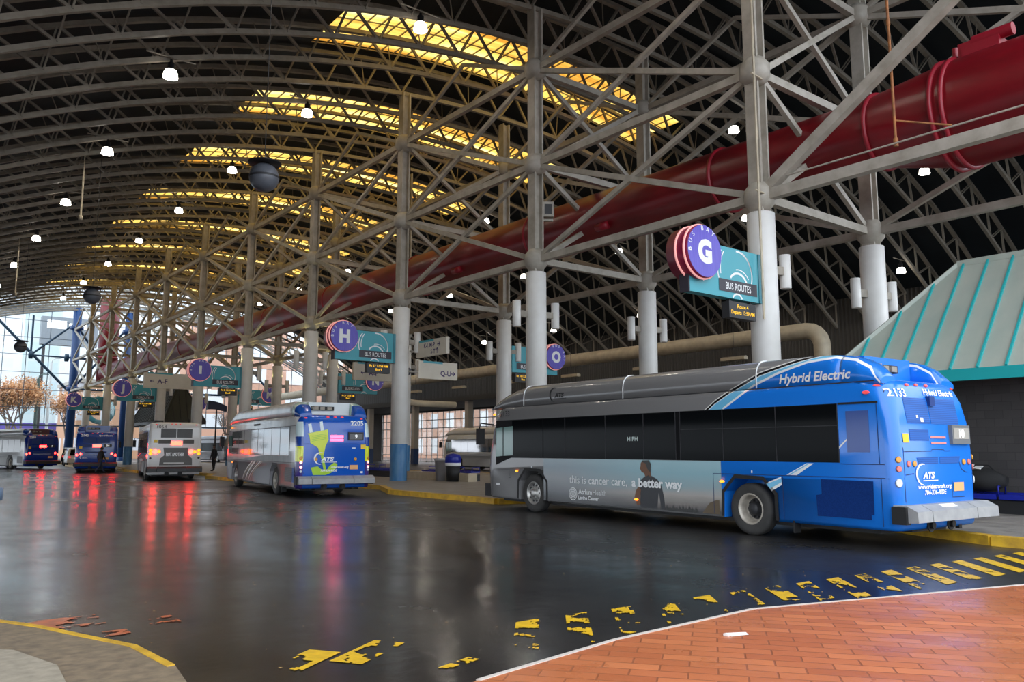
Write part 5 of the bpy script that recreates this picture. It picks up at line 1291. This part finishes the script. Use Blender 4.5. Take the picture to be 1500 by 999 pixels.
for nm, lb, x, y, h, r, mt in (('light_pole', 'dark green street pole left of the blue column', 19.1, 135, 11.8, .2, M('dark_green_pole', (.05, .09, .08), .5)), ('light_pole', 'pale street lamp pole beside the left blue column', 20.9, 137, 14.4, .17, M('pale_pole', (.6, .63, .63), .5))):
    t = thing(nm, lb, 'pole', (x, y, 0)); MB().tube((0, 0, 0), (0, 0, h), r * 1.3, 10, r2=r).build('shaft', mt, t); MB().path([(0, 0, h - .2), (.1, 0, h + .4), (.6, 0, h + .7), (1.3, 0, h + .7)], .08, 6).build('lamp_arm', mt, t)
# autumn trees
bark = noisy('grey_bark', (.12, .09, .075), (.19, .15, .12), 6, .8)
leaf_m = noisy('rust_orange_leaves', (.55, .26, .10), (.66, .40, .22), .8, .8)
def tree(lab, x, y, h, nl, spread):
    t = thing('autumn_tree', lab, 'tree', (x, y, 0), 0, 'autumn trees outside the end wall'); w = MB(); tips = []
    def grow(p, d, L, r, k):
        q = p + d * L; w.tube(p, q, r, 6, r2=r * .65, caps=False)
        if k == 0: tips.append(q); return
        if k < 3: tips.append(q)
        for i in range(3 if k > 1 else 2):
            e = (d + Vector((rnd.uniform(-1, 1) * spread, rnd.uniform(-1, 1) * spread, rnd.uniform(-.1, .5)))).normalized(); grow(q, e, L * rnd.uniform(.62, .82), r * .62, k - 1)
    grow(Vector((0, 0, 0)), Vector((rnd.uniform(-.05, .05), 0, 1)), h * .27, h * .02, 5)
    w.build('trunk_and_branches', bark, t)
    if nl:
        l = MB()
        for i in range(nl):
            p = rnd.choice(tips) + Vector((rnd.gauss(0, .5), rnd.gauss(0, .5), rnd.gauss(0, .45))); a = Vector((rnd.uniform(-1, 1), rnd.uniform(-1, 1), rnd.uniform(-1, 1))).normalized(); b = a.orthogonal().normalized(); c = a.cross(b); s = rnd.uniform(.10, .2)
            l.add([p + b * s, p + c * s * .6, p - b * s, p - c * s * .6], [(0, 1, 2, 3)])
        tag(l.build('leaves', leaf_m, t), kind='stuff')
tree('rust leaved tree at the far left edge beyond the end wall', 15.8, 134, 12.5, 4600, .62)
tree('rust leaved tree behind the dark green street pole', 18.2, 141, 13.0, 5200, .62)
tree('rust leaved tree right of the left blue column beyond the glass', 24.6, 144, 12.0, 4600, .62)
tree('bare branched tree beyond the end wall near the I sign', 47, 136, 9, 0, .5)

# ------------------------------------------------------------------ people (one skinned body each, posed)
skin_m = M('skin', (.20, .11, .075), .5)
def person(lab, loc, rot, top, legs, stride=0., bag_col=None, cap=None, swing=.25):
    t = thing('person', lab, 'person', loc, rot); s = stride
    V = []; E = []; RD = []
    def chain(start, pts):
        p = start
        for q, r in pts: V.append(q); RD.append(r); E.append((p, len(V) - 1)); p = len(V) - 1
        return p
    V.append((0, 0, .96)); RD.append(.135)
    ch = chain(0, [((0.01, 0, 1.12), .125), ((.015, 0, 1.30), .15), ((.01, 0, 1.44), .12)])
    chain(ch, [((.02, 0, 1.52), .055), ((.035, 0, 1.60), .085), ((.04, 0, 1.68), .092), ((.03, 0, 1.745), .07)])
    sh = ch
    for y, k in ((1, 1), (-1, -1)):
        f = s * k
        chain(0, [((0, .10 * y, .90), .10), ((.42 * f * .55 + .05 * abs(s), .105 * y, .50), .068), ((.62 * f - .10 * abs(s) * (f < 0), .105 * y, .10 + .05 * (f < 0) * abs(s)), .046), ((.62 * f + .10, .11 * y, .045), .042), ((.62 * f + .20, .115 * y, .035), .032)])
        a = chain(sh, [((.0, .19 * y, 1.40), .065), ((-.45 * f * swing * 2, .24 * y, 1.12), .048), ((-.5 * f * swing * 2 + .08, .25 * y, .88), .034), ((-.5 * f * swing * 2 + .10, .25 * y, .81), .034)])
        px, py, pz = V[a]
        for i in range(4): chain(a, [((px + .025 - .018 * i + .01, py + .005 * y, pz - .055 - (.01 if i in (1, 2) else 0)), .010), ((px + .03 - .018 * i, py - .005 * y, pz - .095 - (.01 if i in (1, 2) else 0)), .009)])
        chain(a, [((px + .045, py - .02 * y, pz - .02), .011), ((px + .055, py - .025 * y, pz - .055), .009)])
    me = bpy.data.meshes.new('body'); me.from_pydata(V, E, []); o = bpy.data.objects.new('body', me); COL.objects.link(o)
    md = o.modifiers.new('s', 'SKIN'); sv = me.skin_vertices[0].data
    for i, r in enumerate(RD): sv[i].radius = (r, r * 1.12 if r > .11 else r)
    sv[0].use_root = True; md2 = o.modifiers.new('ss', 'SUBSURF'); md2.levels = md2.render_levels = 1
    dg = bpy.context.evaluated_depsgraph_get(); out = bpy.data.meshes.new_from_object(o.evaluated_get(dg)); bpy.data.objects.remove(o)
    out.materials.clear()
    for q in (skin_m, top, legs, black): out.materials.append(q)
    for p in out.polygons:
        c = p.center; p.use_smooth = True
        p.material_index = 3 if c.z < .09 else 2 if c.z < .93 and abs(c.y) < .2 else 0 if c.z > 1.49 or (abs(c.y) > .2 and c.z < .86) else 1
    put('body', out, t)
    h = MB(); h.lathe((.025, 0, 1.68), [(.098, -.03), (.105, .02), (.092, .075), (.05, .11), (0, .118)], 'z', 18)
    if cap: h.add([(.11, -.07, 1.70), (.20, -.05, 1.69), (.20, .05, 1.69), (.11, .07, 1.70)], [(0, 1, 2, 3)])
    h.build('cap' if cap else 'hair', cap or black, t)
    m = MB()
    for y in (-.032, .032): m.lathe((.122, y, 1.665), [(0, -.012), (.012, 0), (0, .012)], 'y', 8)
    m.build('eyes', black, t); m = MB(); m.lathe((.128, 0, 1.635), [(0, .03), (.014, -.012), (0, -.018)], 'z', 8); m.build('nose', skin_m, t)
    m = MB(); m.box((.108, -.024, 1.592), (.122, .024, 1.600)); m.build('mouth', M('lip', (.18, .06, .05), .5), t)
    m = MB(); m.lathe((.0, 0, 0), [(.165, 1.0), (.17, 1.15), (.185, 1.32), (.15, 1.46)], 'z', 18); m.build('jacket', top, t)
    if bag_col: MB().lathe((-.16, 0, 0), [(0, 1.02), (.13, 1.04), (.15, 1.2), (.12, 1.4), (0, 1.44)], 'z', 14).build('backpack', bag_col, t)
jk = M('black_jacket', (.012, .012, .014), .7); jeans = M('dark_jeans', (.025, .035, .07), .8); blackp = M('black_trousers', (.012, .012, .015), .8)
person('person in a dark jacket and jeans striding past the back of the navy bus', (12.75, 61.3, 0), R_(15), jk, jeans, .5)
person('person dressed in black standing on the platform beside the I sign column', (18.7, 56.2, .15), R_(200), jk, blackp, .08)
person('person with a pale bag standing at the nose of the plug bus', (19.3, 54.0, .15), R_(250), M('grey_hoodie', (.06, .055, .055), .8), blackp, .05, M('pale_bag', (.5, .46, .42), .7))
